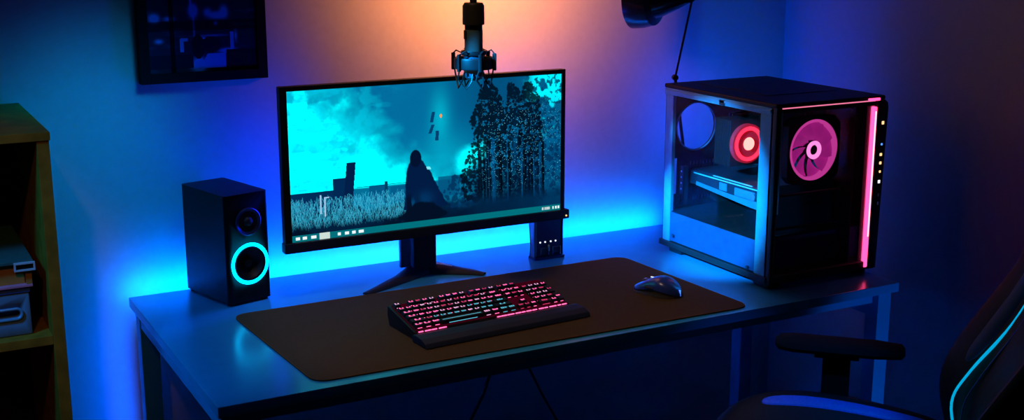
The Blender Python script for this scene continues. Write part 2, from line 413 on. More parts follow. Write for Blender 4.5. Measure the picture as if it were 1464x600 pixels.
def screen_picture(H=250, W=560):
    u = (np.arange(W)+0.5)[None, :]/W*np.ones((H, 1)); v = (np.arange(H)+0.5)[:, None]/H*np.ones((1, W))
    def lin(c): c = np.array(c)/255.0; return np.where(c <= 0.04045, c/12.92, ((c+0.055)/1.055)**2.4)
    img = np.zeros((H, W, 3))
    def put(c, mask): 
        nonlocal img
        m = np.clip(mask, 0, 1)[..., None]; img = img*(1-m)+lin(c)*m
    n1 = fbm(H, W, 5, 8); n2 = fbm(H, W, 12, 26); n3 = fbm(H, W, 40, 90, 3); n4 = fbm(H, W, 60, 130, 2)
    # sky: deep teal with bright cloud bank at left
    img[:] = lin((0, 108, 158))
    put((0, 80, 125), sstep(0.42, 0.75, u)*sstep(0.6, 0.1, v))
    edge = 0.10+0.62*np.clip(v, 0, 1)**0.9 + (n1-0.5)*0.35
    put((0, 178, 205), sstep(0.10, -0.05, u-edge-0.03)*0.9)
    put((0, 255, 255), sstep(0.05, -0.09, u-edge+0.03+(n2-0.5)*0.12))
    put((0, 205, 228), sstep(0.50, 0.72, n2)*sstep(0.40, 0.2, u)*0.55)
    put((0, 130, 175), sstep(0.50, 0.66, n1+0.45*(n2-.5))*sstep(0.34, 0.1, u)*0.75)
    put((0, 190, 220), sstep(0.54, 0.62, fbm(H, W, 16, 9, 4))*sstep(0.42, 0.2, u)*0.5)
    put((0, 190, 215), np.exp(-((u-0.53)/0.035)**2-((v-0.25)/0.18)**2)*0.65)
    put((0, 170, 200), np.exp(-((u-0.545)/0.10)**2-((v-0.55)/0.18)**2)*0.7)
    put((0, 240, 250), sstep(0.30, 0.95, np.exp(-(((u-0.64)+(v-0.55)*0.3)/0.07)**2-((v-0.55)/0.15)**2)+(n2-0.5)*0.5))
    # horizon haze and ruined skyline
    hz = 0.68+(n1-0.5)*0.02
    put((0, 110, 150), sstep(-0.005, 0.01, v-hz))
    def rect(u0, u1, v0, v1, c, a=1.0): put(c, ((u > u0) & (u < u1) & (v > v0) & (v < v1))*a)
    rect(0.0, 0.16, 0.675, 0.83, (0, 44, 88)); rect(0.145, 0.205, 0.60, 0.83, (0, 40, 84)); rect(0.19, 0.197, 0.565, 0.7, (0, 38, 80))
    lean = (u-0.005*(0.8-v)*10)
    put((0, 30, 72), ((lean > 0.178) & (lean < 0.21) & (v > 0.50) & (v < 0.83))*1.0)
    rect(0.225, 0.42, 0.67, 0.675, (0, 70, 110)); rect(0.27, 0.33, 0.67, 0.80, (0, 86, 130)); rect(0.325, 0.335, 0.65, 0.8, (0, 60, 100))
    rect(0.345, 0.41, 0.69, 0.8, (0, 92, 138)); rect(0.52, 0.60, 0.66+0.0, 0.8, (0, 80, 125), 0.8)
    # ground
    put((0, 30, 60), sstep(0.80, 0.86, v+(n2-0.5)*0.08))
    grass = np.zeros((H, W))
    for _ in range(1500):
        gx = RNG.random()**1.1*0.40; gy = 0.76+RNG.random()*0.17; L = int(4+RNG.random()*12)
        xi = int(gx*W); yi = int(gy*H); s = RNG.normal()*0.35; br = 0.35+0.65*RNG.random()
        for k in range(L):
            x = int(xi+s*k); y = yi-k
            if 0 <= x < W and 0 <= y < H: grass[y, x] = max(grass[y, x], br*(0.4+0.6*k/L))
    put((60, 190, 225), grass*sstep(0.99, 0.86, v)*0.95)
    rect(0.098, 0.103, 0.70, 0.83, (150, 190, 220)); rect(0.112, 0.117, 0.72, 0.85, (150, 190, 220)); rect(0.112, 0.13, 0.715, 0.725, (150, 190, 220))
    put((0, 16, 38), sstep(0.87, 0.93, v+(n2-0.5)*0.14-0.1*np.exp(-((u-0.2)/0.15)**2))*sstep(0.60, 0.45, u))
    put((0, 75, 125), sstep(0.8, 0.85, v)*sstep(0.93, 0.85, v)*sstep(0.52, 0.62, u)*sstep(0.45, 0.6, n2)*0.9)
    put((60, 190, 225), sstep(0.60, 0.68, n4)*sstep(0.82, 0.86, v)*sstep(0.89, 0.85, v)*sstep(0.54, 0.58, u)*sstep(0.74, 0.66, u))
    put((0, 22, 50), sstep(0.88, 0.95, v+(n2-0.5)*0.1)*sstep(0.5, 0.6, u))
    # right side: pale mountain and woods
    put((0, 95, 140), sstep(0.80, 0.86, u)*sstep(0.45, 0.2, v)*0.7)
    put((0, 225, 245), sstep(0.52, 0.60, n2+0.35*sstep(0.3, 0.0, v)-0.12)*sstep(0.84, 0.90, u)*sstep(0.55, 0.1, v))
    put((0, 60, 100), sstep(0.50, 0.60, n3)*sstep(0.82, 0.88, u)*0.9)
    put((0, 70, 115), sstep(0.35, 0.6, v)*sstep(0.78, 0.86, u)*0.75)
    yy, xx = np.mgrid[0:H, 0:W]
    def leaves(outline, count, r0, r1, c, a=0.95):
        """leaf clumps scattered inside an outline given as (v, left u, right u) rows"""
        vs = np.array([o[0] for o in outline]); ls = np.array([o[1] for o in outline]); rs = np.array([o[2] for o in outline])
        m = np.zeros((H, W))
        for _ in range(count):
            vv = vs[0]+(vs[-1]-vs[0])*RNG.random(); l = np.interp(vv, vs, ls); r = np.interp(vv, vs, rs)
            uu = l+(r-l)*RNG.random(); rad = r0+(r1-r0)*RNG.random()**2
            cx, cy = uu*W, vv*H; x0, x1 = int(max(0, cx-rad-2)), int(min(W, cx+rad+3)); y0, y1 = int(max(0, cy-rad-2)), int(min(H, cy+rad+3))
            if x1 <= x0 or y1 <= y0: continue
            d = np.hypot(xx[y0:y1, x0:x1]-cx, (yy[y0:y1, x0:x1]-cy)*1.15)+(n3[y0:y1, x0:x1]-0.5)*4
            m[y0:y1, x0:x1] = np.maximum(m[y0:y1, x0:x1], np.clip(rad-d+0.5, 0, 1))
        put(c, m*a)
    leaves([(0.30, .86, .99), (0.5, .84, 1.0), (0.9, .84, 1.0)], 260, 1, 5, (0, 42, 82), 0.8)
    leaves([(0.66, .57, .62), (0.74, .54, .66), (0.88, .53, .68)], 130, 1, 5, (0, 46, 88), 0.85)
    leaves([(0.02, .695, .71), (0.08, .675, .745), (0.17, .665, .77), (0.30, .64, .775), (0.42, .655, .78), (0.53, .625, .785), (0.66, .60, .80), (0.86, .62, .80)], 1300, 1.0, 5.0, (0, 12, 28))
    leaves([(0.04, .79, .80), (0.10, .785, .83), (0.20, .78, .84), (0.34, .775, .83), (0.6, .77, .86)], 420, 1, 4.2, (0, 15, 34))
    leaves([(0.05, .855, .87), (0.13, .84, .905), (0.26, .835, .915), (0.42, .83, .92), (0.55, .81, .91), (0.86, .80, .92)], 950, 1.0, 4.6, (0, 12, 28))
    put((0, 60, 105), np.exp(-((u-0.815)/0.008)**2-((v-0.52)/0.14)**2)*0.9)
    
    put((0, 22, 50), sstep(0.60, 0.72, v)*sstep(0.62, 0.68, u)*sstep(0.96, 0.88, u)*0.75)
    for k in range(26):
        cx = 0.67+0.27*RNG.random(); wd = 0.0015+0.004*RNG.random(); b0 = 0.35+0.2*RNG.random()
        put((0, 8, 20) if k % 3 else (0, 85, 140), (np.abs(u-cx-0.01*(v-.5)) < wd)*sstep(b0, b0+0.05, v)*sstep(0.90, 0.84, v)*(0.9 if k % 3 else 0.55))
    spark = (RNG.random((H, W)) > 0.975)*sstep(0.66, 0.72, u)*sstep(0.10, 0.3, v)*sstep(0.86, 0.7, v)
    put((90, 195, 225), spark*0.8)
    put((0, 40, 75), sstep(0.78, 0.88, v)*sstep(0.60, 0.7, u)*0.55)
    # a plain cloaked silhouette on a rock
    lf = np.interp(v, [.50, .56, .60, .70, .80, .87], [.422, .410, .402, .398, .394, .390])+(n3-.5)*.006
    rt = np.interp(v, [.50, .56, .60, .66, .74, .82, .87], [.455, .472, .490, .506, .525, .545, .562])+(n3-.5)*.01
    put((0, 26, 66), sstep(0.0, 0.004, np.minimum(u-lf, rt-u))*(v > 0.50)*(v < 0.87))
    put((0, 16, 46), sstep(1.05, 0.92, np.abs((u-0.438)/0.021)**2+np.abs((v-0.515)/0.060)**2))
    put((0, 90, 140), sstep(0.77, 0.86, v)*(np.abs(u-0.425-0.06*(v-.8)) < 0.006)*0.8+sstep(0.80, 0.87, v)*(np.abs(u-0.475) < 0.012)*0.5)
    put((0, 14, 40), (np.abs(u-0.412+0.02*(v-.8)) < 0.008)*sstep(.74, .80, v)*(v < .88)+(np.abs(u-0.448) < 0.008)*sstep(.74, .80, v)*(v < .88))
    put((120, 225, 240), (np.abs(u-0.485-(v-.59)*.25) < 0.007)*(np.abs(v-0.59) < 0.012)*0.9)
    put((0, 60, 110), np.exp(-((u-0.47)/0.03)**2-((v-0.80)/0.05)**2)*0.6)
    put((0, 14, 36), sstep(0.0, 0.02, 0.11-np.abs(u-0.46)-np.abs(v-0.92)*0.9+(n2-0.5)*0.06)*(v > 0.82))
    # drifting scraps in the sky
    for (a, b, l, s) in ((0.502, 0.24, 0.035, 0.5), (0.498, 0.32, 0.03, 0.9), (0.518, 0.37, 0.035, 0.15)):
        put((0, 62, 110), (np.abs(u-a-(v-b)*-0.22*s) < 0.006)*(np.abs(v-b) < l))
    put((255, 150, 60), ((u-0.533)/0.004)**2+((v-0.235)/0.014)**2 < 1)
    # task bar
    put((0, 112, 124), (v > 0.955)*1.0)
    def ic(u0, u1, a=1): put((215, 225, 225), ((u > u0) & (u < u1) & (v > 0.967) & (v < 0.99))*a)
    for a, b in ((0.012, 0.026), (0.036, 0.05), (0.064, 0.082), (0.155, 0.166), (0.18, 0.195), (0.206, 0.218), (0.228, 0.246)): ic(a, b)
    put((190, 205, 200), ((u > 0.092) & (u < 0.128) & (v > 0.957))*1.0)
    for k in range(7): ic(0.925+k*0.005, 0.928+k*0.005, 0.9)
    for a in (0.968, 0.979, 0.990): ic(a, a+0.006)
    return img
def picture_mesh(name, img, o, w, h, parent, attr, material):
    """flat picture facing -y, lower-left corner at o"""
    H, W, _ = img.shape
    xs = np.linspace(0, w, W+1); zs = np.linspace(h, 0, H+1)
    X, Z = np.meshgrid(xs, zs)
    co = np.stack([o[0]+X, np.full_like(X, o[1]), o[2]+Z], -1).reshape(-1, 3)
    i = np.arange(H)[:, None]*(W+1)+np.arange(W)[None, :]
    fc = np.stack([i+W+1, i+W+2, i+1, i], -1).reshape(-1, 4)
    me = bpy.data.meshes.new(name)
    me.vertices.add(len(co)); me.vertices.foreach_set('co', co.ravel().astype(np.float32))
    me.loops.add(fc.size); me.loops.foreach_set('vertex_index', fc.ravel().astype(np.int32))
    me.polygons.add(len(fc)); me.polygons.foreach_set('loop_start', (np.arange(len(fc))*4).astype(np.int32))
    me.update(calc_edges=True)
    ca = me.color_attributes.new(attr, 'FLOAT_COLOR', 'CORNER')
    px = np.concatenate([img.reshape(-1, 3), np.ones((H*W, 1))], 1)
    ca.data.foreach_set('color', np.repeat(px, 4, axis=0).astype(np.float32).ravel())
    me.materials.append(material)
    ob = bpy.data.objects.new(name, me); COL.objects.link(ob); ob.parent = parent
    return ob

def make_monitor():
    t = thing('monitor', 'wide black monitor showing a cyan landscape game scene', 'monitor', (-0.15, 0.60, 0.75))
    X0, X1 = -0.4985+0.15, 0.2085+0.15; Y = 0.53-0.60; Z0, Z1 = 0.868-0.75, 1.2245-0.75
    bz = 0.0105
    # housing with shallow bulged back
    b = MB()
    b.box(X0, X1, Y+0.004, Y+0.020, Z0, Z1, bev=0.003)
    b.box(X0+0.12, X1-0.12, Y+0.018, Y+0.045, Z0+0.05, Z1-0.06, bev=0.008)
    b.build('back_housing', M['black'], t)
    b = MB()
    b.box(X0, X0+bz+0.006, Y-0.001, Y+0.006, Z0, Z1, bev=0.001); b.box(X1-bz, X1, Y-0.001, Y+0.006, Z0, Z1, bev=0.001)
    b.box(X0+0.012, X1-0.008, Y-0.0009, Y+0.006, Z1-bz, Z1-0.0002, bev=0.001)
    b.build('bezel', M['black'], t)
    MB().box(X0-0.003, X1+0.012, Y-0.006, Y+0.018, Z0-0.009, Z0+0.014, bev=0.003).build('chin', M['navyblk'], t)
    MB().cyl((X1+0.002, Y-0.0062, Z0-0.0005), (X1+0.002, Y-0.0075, Z0-0.0005), 0.0022, n=12).build('power_light', M['g_warm'], t)
    img = screen_picture(); img = img*(1+0.5*img[..., 1:2]**2)
    picture_mesh('screen', img, (X0+bz+0.006, Y+0.002, Z0+0.014), X1-X0-2*bz-0.006, Z1-Z0-0.014-bz, t, 'pic', attr_mat('screen_light', 'pic', True, 1.0))
    # stand
    cx = 0.018
    MB().prism(rounded_rect(0.060, 0.026, 0.008, cx=cx-0.006, cy=0.0), lambda u, v, d: (u, v, d), 0.012, Z0+0.12).build('stand_column', M['navyblk'], t)
    MB().prism(rounded_rect(0.034, 0.014, 0.004, cx=cx-0.036, cy=0.034), lambda u, v, d: (u, v, d), 0.012, Z0+0.10).build('cable_cover', M['greyblue'], t)
    MB().box(cx-0.03, cx+0.03, -0.03, 0.0, Z0+0.08, Z0+0.16, bev=0.003).build('mount_plate', M['black'], t)
    # crescent foot: two swept arms
    def arm(pts, ws, hs):
        rings = []
        for i, (p, w, h) in enumerate(zip(pts, ws, hs)):
            p = Vector(p); a = Vector(pts[max(0, i-1)]); c = Vector(pts[min(len(pts)-1, i+1)])
            d = (c-a); d.z = 0; d.normalize(); n = Vector((-d.y, d.x, 0))
            rings.append([p+n*w+Vector((0, 0, 0.0005)), p+n*w*0.9+Vector((0, 0, h*0.6)), p+n*w*0.35+Vector((0, 0, h)), p-n*w*0.35+Vector((0, 0, h)), p-n*w*0.9+Vector((0, 0, h*0.6)), p-n*w+Vector((0, 0, 0.0005))])
        return MB().loft(rings)
    arm([(cx+0.01, 0.015, 0), (cx-0.03, 0.0, 0), (cx-0.075, -0.032, 0), (cx-0.145, -0.074, 0), (cx-0.195, -0.102, 0)], [0.032, 0.030, 0.022, 0.015, 0.009], [0.020, 0.020, 0.013, 0.009, 0.006]).build('stand_foot', M['navyblk'], t, smooth=50)
    arm([(cx-0.01, 0.014, 0), (cx+0.03, -0.002, 0), (cx+0.065, -0.034, 0), (cx+0.095, -0.062, 0), (cx+0.113, -0.085, 0)], [0.032, 0.030, 0.022, 0.015, 0.009], [0.020, 0.020, 0.013, 0.009, 0.006]).build('stand_foot', M['navyblk'], t, smooth=50)
    MB().loft([[(x-0.004*k, y-0.007*k, z), (x+0.004*k, y+0.007*k, z), (x+0.004*k, y+0.007*k, z+0.001), (x-0.004*k, y-0.007*k, z+0.001)] for x, y, z, k in ((0.036, 0.001, 0.0200, 0.4), (0.044, -0.003, 0.0198, 1.0), (0.058, -0.012, 0.0180, 0.8), (0.074, -0.027, 0.0148, 0.25))]).build('foot_highlight', M['brass'], t)  # cream sliver painted in for the highlight on the foot
M['greyblue'] = mat('grey_blue_plastic', (0.2, 0.3, 0.42), 0.4)
M['brass'] = mat('cream_plastic', (0.9, 0.82, 0.55), 0.35)
make_monitor()

# ------------------------------------------------------------------ docking device behind the monitor
def make_device():
    t = thing('charging_dock', 'small upright navy dock with metal clips behind the lower right monitor corner', 'dock', (0.190, 0.585, 0.75))
    MB().box(-0.033, 0.040, -0.008, 0.012, 0.006, 0.15, bev=0.004).build('panel', M['navy'], t)
    MB().box(-0.040, -0.032, -0.010, 0.013, 0.004, 0.15, bev=0.002).build('side_rail', M['greyblue'], t)
    MB().box(0.038, 0.043, -0.010, 0.013, 0.004, 0.15, bev=0.0015).build('side_rail', M['black'], t)
    MB().prism(rounded_rect(0.088, 0.040, 0.008, cx=0.001, cy=0.0), lambda u, v, d: (u, v, d), 0.0005, 0.006).build('base', M['navy'], t)
    for x in (-0.022, 0.012):
        MB().tube([(x, -0.012, 0.007), (x, -0.0125, 0.028), (x+0.022, -0.0125, 0.028), (x+0.022, -0.012, 0.007)], 0.0013, 8).build('clip', M['silver'], t)
    MB().box(0.0, 0.004, -0.0125, -0.008, 0.018, 0.034, bev=0.001).build('latch', M['brass'], t)
    for x in (-0.022, -0.008, 0.008, 0.022):
        MB().cyl((x, -0.0075, 0.042), (x, -0.0092, 0.042), 0.0022, n=12).build('indicator', M['g_white'], t)
    MB().tube(circ((-0.002, -0.0095, 0.115), 0.011, 'y', 14, 180, 340), 0.0014, 6).build('emblem', M['silver'], t)
    MB().box(0.013, 0.0155, -0.0100, -0.0078, 0.103, 0.118).build('emblem_bar', M['silver'], t)
    tag(MB().tube([(0.128, 0.560, 0.868), (0.134, 0.572, 0.852), (0.142, 0.582, 0.818), (0.1475, 0.588, 0.785), (0.1470, 0.592, 0.7535)], 0.0013, 6).build('power_cable', M['cable']),
        'thin dark cable running down beside the navy dock', 'cable')
make_device()

# ------------------------------------------------------------------ speaker
def make_speaker():
    t = thing('speaker', 'black bookshelf speaker with a cyan ring light around its woofer', 'speaker', (-0.6237, 0.5485, 0.75), R(14.5))
    W_, D_, H_ = 0.1065, 0.186, 0.2465
    MB().prism(rounded_rect(W_, D_, 0.006, 4, W_/2, D_/2), lambda u, v, d: (u, v, d), 0.006, H_, bev=0).build('cabinet', M['speakerblk'], t)
    for x in (0.012, W_-0.012):
        for y in (0.014, D_-0.012): MB().cyl((x, y, 0.0002), (x, y, 0.0062), 0.009, n=16).build('foot', M['black'], t)
    cx, zw, zt = 0.0555, 0.090, 0.184
    w = MB(); w.lathe([(0.036, 0.002), (0.034, -0.001), (0.022, -0.012), (0.013, -0.015), (0.012, -0.010), (0.008, -0.006), (0.0, -0.005)], (cx, -0.001, zw), (0, -1, 0), 40)
    w.build('woofer_cone', M['cone'], t)
    # recess so the cone is not buried: collar in front of the cabinet
    w = MB(); w.lathe([(0.038, -0.001), (0.038, 0.0035), (0.0365, 0.0045), (0.0345, 0.004), (0.034, 0.0005)], (cx, -0.0005, zw), (0, -1, 0), 48).build('woofer_surround', M['black'], t)
    MB().lathe([(0.0455, 0.0), (0.0465, 0.002), (0.0450, 0.0035), (0.0405, 0.0035), (0.0388, 0.002), (0.0388, 0.0)], (cx, -0.0004, zw), (0, -1, 0), 56).build('ring_light', M['g_ring'], t)
    MB().lathe([(0.031, 0.0), (0.031, 0.003), (0.029, 0.0045), (0.0265, 0.003), (0.023, 0.001)], (cx, -0.0004, zt), (0, -1, 0), 44).build('tweeter_ring', M['navyring'], t)
    MB().lathe([(0.0235, 0.0012), (0.016, 0.0004), (0.011, 0.001), (0.010, 0.004), (0.006, 0.0075), (0.0, 0.0085)], (cx, -0.0002, zt), (0, -1, 0), 36).build('tweeter_dome', M['cone'], t)
    # cut the woofer opening: boolean on the cabinet would hide behind the cone, so use a real cavity
    cab = t.children[0]
    c = MB().cyl((cx, -0.01, zw), (cx, 0.022, zw), 0.037, n=40).build('cutter', M['black'], t)
    md = cab.modifiers.new('hole', 'BOOLEAN'); md.operation = 'DIFFERENCE'; md.object = c; md.solver = 'EXACT'
    bpy.context.view_layer.update()
    dg = bpy.context.evaluated_depsgraph_get()
    me = bpy.data.meshes.new_from_object(cab.evaluated_get(dg)); cab.modifiers.clear(); cab.data = me
    bpy.data.objects.remove(c)
M['speakerblk'] = mat('black_speaker_vinyl', (0.006, 0.007, 0.010), 0.45, spec=0.2)
M['navyring'] = mat('navy_metal_ring', (0.05, 0.09, 0.25), 0.3, metal=0.6)
make_speaker()

# ------------------------------------------------------------------ microphone and its boom
def make_mic():
    cx, cy = -0.136, 0.33
    t = thing('microphone', 'black studio microphone hanging in a spider shock mount above the monitor', 'microphone', (cx, cy, 1.2))
    z = lambda w: w-1.2
    MB().lathe([(0.0, z(1.402)), (0.019, z(1.402)), (0.0228, z(1.396)), (0.0232, z(1.36)), (0.0228, z(1.357)), (0.0, z(1.357))], n=32).build('top_cap', M['olive'], t)
    MB().lathe([(0.0185, z(1.358)), (0.0185, z(1.346))], n=32).build('neck_band', M['olive'], t)
    MB().lathe([(0.0185, z(1.346)), (0.0192, z(1.345)), (0.0192, z(1.302)), (0.0185, z(1.30)), (0.0, z(1.30))], n=32).build('body', M['teal'], t)
    MB().box(-0.0215, -0.0185, -0.005, 0.004, z(1.327), z(1.346), bev=0.001).build('switch', M['olive'], t)
    MB().lathe([(0.0185, z(1.303)), (0.0215, z(1.295)), (0.0215, z(1.26)), (0.019, z(1.247)), (0.012, z(1.241)), (0.0, z(1.239))], n=32).build('grille', M['bluegrille'], t)
    MB().lathe([(0.036, z(1.287)), (0.040, z(1.289)), (0.042, z(1.285)), (0.042, z(1.268)), (0.040, z(1.265)), (0.036, z(1.266)), (0.035, z(1.277)), (0.036, z(1.287))], n=40).build('mount_ring', M['black'], t)
    MB().lathe([(0.0235, z(1.302)), (0.0265, z(1.303)), (0.0275, z(1.298)), (0.0265, z(1.294)), (0.0235, z(1.295)), (0.0235, z(1.302))], n=36).build('upper_ring', M['black'], t)
    for k in range(6):
        a = R(20+60*k); c, s = math.cos(a), math.sin(a)
        # each strut: post outside the ring, V prongs up and down
        MB().box(-0.004, 0.004, -0.003, 0.003, z(1.262), z(1.298), bev=0.0015, mtx=Matrix.Rotation(a, 4, 'Z') @ Matrix.Translation((0.0445, 0, 0))).build('clamp_post', M['black'], t)
        a2 = a+R(16); a3 = a-R(10)
        MB().tube([(0.043*c, 0.043*s, z(1.270)), (0.041*math.cos(a3), 0.041*math.sin(a3), z(1.245)), (0.033*math.cos(a2), 0.033*math.sin(a2), z(1.224)), (0.026*math.cos(a2+.3), 0.026*math.sin(a2+.3), z(1.240)), (0.022*math.cos(a2+.4), 0.022*math.sin(a2+.4), z(1.258))], 0.0017, 6).build('lower_prong', M['black'], t)
        MB().tube([(0.0445*c, 0.0445*s, z(1.297)), (0.037*math.cos(a2), 0.037*math.sin(a2), z(1.304)), (0.0265*math.cos(a2), 0.0265*math.sin(a2), z(1.299))], 0.0015, 6).build('elastic', M['cable'], t)
    b = thing('boom_arm', 'thin black boom rod holding the microphone from above', 'boom arm', (cx, cy, 1.402))
    MB().cyl((0, 0, 0.0), (0, 0, 0.02), 0.0075, n=16, bev=0.001).build('mic_connector', M['black'], b)
    MB().tube([(0, 0, 0.02), (0, 0, 0.6), (0, 0, 1.198)], 0.006, 10).build('rod', M['black'], b)
M['bluegrille'] = mat('blue_grey_mesh_metal', (0.05, 0.10, 0.15), 0.4, metal=0.2, scale=400, var=0.4, bump=0.4)
make_mic()

# ------------------------------------------------------------------ desk lamp behind the tower
def make_lamp():
    t = thing('desk_lamp', 'black desk lamp with a thin bent arm behind the computer tower', 'lamp', (0.68, 0.64, 0.75))
    o = Vector((0.68, 0.64, 0.75))
    def L(p): return tuple(Vector(p)-o)
    MB().lathe([(0.0, 0.0005), (0.06, 0.0005), (0.062, 0.006), (0.055, 0.014), (0.012, 0.018), (0.0, 0.018)], n=40).build('base', M['black'], t)
    MB().cyl((0, 0, 0.016), L((0.541, 0.547, 1.181)), 0.0042, n=10).build('lower_arm', M['black'], t)
    MB().cyl(L((0.538, 0.540, 1.183)), L((0.543, 0.554, 1.183)), 0.0075, n=16, bev=0.001).build('elbow', M['black'], t)
    MB().cyl(L((0.541, 0.547, 1.183)), L((0.5655, 0.52, 1.377)), 0.0028, n=10).build('upper_arm', M['black'], t)
    tail = Vector((0.568, 0.52, 1.384)); axis = Vector((-0.52, 0.85, 0.02)).normalized()
    MB().cyl(L(tail+Vector((-0.006, -0.004, -0.004))), L(tail+Vector((0.006, 0.012, 0.004))), 0.008, n=16).build('tilt_joint', M['black'], t)
    prof = [(0.0, 0.0), (0.012, 0.0), (0.016, 0.01), (0.030, 0.035), (0.050, 0.075), (0.056, 0.092), (0.058, 0.094), (0.076, 0.100), (0.084, 0.128), (0.087, 0.155), (0.084, 0.155), (0.080, 0.128), (0.052, 0.095), (0.028, 0.045), (0.0, 0.03)]
    MB().lathe(prof, L(tail), axis, 48).build('lamp_shade', M['blackgloss'], t)
    MB().lathe([(0.0, 0.031), (0.012, 0.035), (0.014, 0.055), (0.024, 0.08), (0.022, 0.10), (0.0, 0.108)], L(tail), axis, 24).build('bulb', M['white'], t)
make_lamp()

# ------------------------------------------------------------------ framed picture
def make_picture():
    t = thing('picture_frame', 'black framed dark blue picture on the wall above the speaker', 'picture', (-0.59, WY, 1.217))
    X0, X1, Z0, Z1 = -0.1435, 0.143, 0.0, 0.40; Y0, Y1 = -0.026, -0.0005; f = 0.022
    b = MB()
    b.box(X0, X0+f, Y0, Y1, Z0, Z1, bev=0.001); b.box(X1-f, X1, Y0, Y1, Z0, Z1, bev=0.001)
    b.box(X0+f, X1-f, Y0, Y1, Z0, Z0+f, bev=0.001); b.box(X0+f, X1-f, Y0, Y1, Z1-f, Z1, bev=0.001)
    b.build('frame', M['blackmatte'], t)
    H, W = 200, 150
    u = (np.arange(W)+0.5)[None, :]/W*np.ones((H, 1)); v = (np.arange(H)+0.5)[:, None]/H*np.ones((1, W))   # v from the top
    n = fbm(H, W, 10, 10); n2 = fbm(H, W, 24, 5, 3)
    I = 0.02+0.03*sstep(0.5, 0.8, n2)
    def blob(cu, cv, su, sv, a): return a*np.exp(-((u-cu)/su)**2-((v-cv)/sv)**2)*(0.4+1.2*n)
    # lower part of the print: lights above, dark furniture shapes below
    for a in ((.07, .66, .035, .02, .6), (.42, .62, .03, .03, .8), (.40, .55, .008, .06, .5), (.63, .65, .06, .018, .5), (.70, .63, .03, .03, .4), (.20, .665, .04, .012, .35), (.55, .63, .03, .02, .3),
              (.42, .72, .008, .08, .25), (.56, .775, .12, .006, .25), (.10, .80, .03, .012, .3), (.80, .78, .012, .03, .3), (.62, .70, .015, .01, .4), (.50, .79, .02, .008, .6), (.30, .3, .2, .1, .3), (.7, .25, .15, .12, .3)): I = I+blob(*a)
    I = np.where((np.abs(u-0.775+0.01) < 0.018) & (v > 0.755) & (v < 0.86), 0.9*(0.5+n), I)
    I = np.where((np.abs(u-0.305) < 0.016) & (v > 0.79) & (v < 0.87), 0.7, I); I = np.where((u > 0.29) & (u < 0.36) & (np.abs(v-0.795) < 0.012), 0.7, I)
    I = I+blob(.72, .872, .06, .012, .8)+blob(.45, .955, .05, .035, 1.0)
    I = np.where((u > 0.47) & (u < 0.70) & (v > 0.885) & (v < 0.975) & (u+v*0.9 > 1.33), 0.42*(0.6+0.6*n), I)
    I = np.where((u < 0.40) & (v > 0.885) & (v < 0.97), 0.01, I); I = np.where((u > 0.705) & (v > 0.865) & (v < 0.99), 0.008, I)
    I = np.where(((u-0.45)/0.06)**2+((v-0.84)/0.075)**2 < 1, 0.008, I); I = np.where(((u-0.57)/0.09)**2+((v-0.83)/0.05)**2 < 1, 0.012, I)
    I = np.where(np.abs(u-0.22) < 0.02, I*0.1, I); I = np.where((np.abs(v-0.71) < 0.03), I*0.35, I)
    I = np.clip(I*3.4, 0.004, 1)
    img = np.stack([I*0.02, I*0.42, I*1.0], -1)
    picture_mesh('print', img, (X0+f-0.002, Y0+0.008, Z0+f-0.002), X1-X0-2*f+0.004, Z1-Z0-2*f+0.004, t, 'ink', attr_mat('print_ink', 'ink', False))
    MB().box(X0+0.01, X1-0.01, Y0+0.012, Y1-0.002, Z0+0.01, Z1-0.01).build('backing', M['blackmatte'], t)
make_picture()

# ------------------------------------------------------------------ computer tower
def fan(parent, cx, y, cz, r, ring_m, blade_m, hub_m, name='fan', nb=9, twist=0.5):
    f = MB()
    s = r*1.08
    # square frame with round opening
    n = 48; A = []; B = []
    for k in range(n):
        a = 2*math.pi*k/n; c, d = math.cos(a), math.sin(a); q = s/max(abs(c), abs(d)); q = min(q, s*1.25)
        A.append((cx+q*c, cz+q*d)); B.append((cx+r*c, cz+r*d))
    for y0 in (y, y+0.024):
        va = [f.bm.verts.new((p[0], y0, p[1])) for p in A]; vb = [f.bm.verts.new((p[0], y0, p[1])) for p in B]
        for k in range(n): f.bm.faces.new((va[k], va[(k+1) % n], vb[(k+1) % n], vb[k]))
    for P_ in (A, B):
        v0 = [f.bm.verts.new((p[0], y, p[1])) for p in P_]; v1 = [f.bm.verts.new((p[0], y+0.024, p[1])) for p in P_]
        for k in range(n): f.bm.faces.new((v0[k], v0[(k+1) % n], v1[(k+1) % n], v1[k]))
    fr = f.build(name, M['pcdark'], parent)
    MB().lathe([(r*0.998, 0.0), (r*0.998, -0.022), (r*0.93, -0.022), (r*0.90, 0.0), (r*0.998, 0.0)], (cx, y+0.001, cz), (0, -1, 0), 56).build('fan_ring', ring_m, fr)
    b = MB()
    for k in range(nb):
        a0 = 2*math.pi*k/nb; rows = []
        for i in range(6):
            rr = r*(0.26+0.63*i/5); da = 0.12*i/5+twist*(i/5)**1.2*0.5
            wid = (0.62+0.10*i/5)*2*math.pi/nb*1.5
            rows.append([b.bm.verts.new((cx+rr*math.cos(a0+da+wid*j/3), y+0.006+0.010*j/3, cz+rr*math.sin(a0+da+wid*j/3))) for j in range(4)])
        for i in range(5):
            for j in range(3): b.bm.faces.new((rows[i][j], rows[i][j+1], rows[i+1][j+1], rows[i+1][j]))
    b.build('fan_blades', blade_m, fr, smooth=60)
    MB().lathe([(r*0.30, -0.02), (r*0.30, -0.001), (r*0.27, 0.001), (0.0, 0.001)], (cx, y+0.003, cz), (0, -1, 0), 32).build('fan_hub', M['blackmatte'], fr)
    MB().lathe([(r*0.29, 0.0), (r*0.30, 0.003), (r*0.24, 0.004), (r*0.17, 0.0035), (r*0.16, 0.0)], (cx, y+0.002, cz), (0, -1, 0), 40).build('hub_light', hub_m, fr)
    return fr

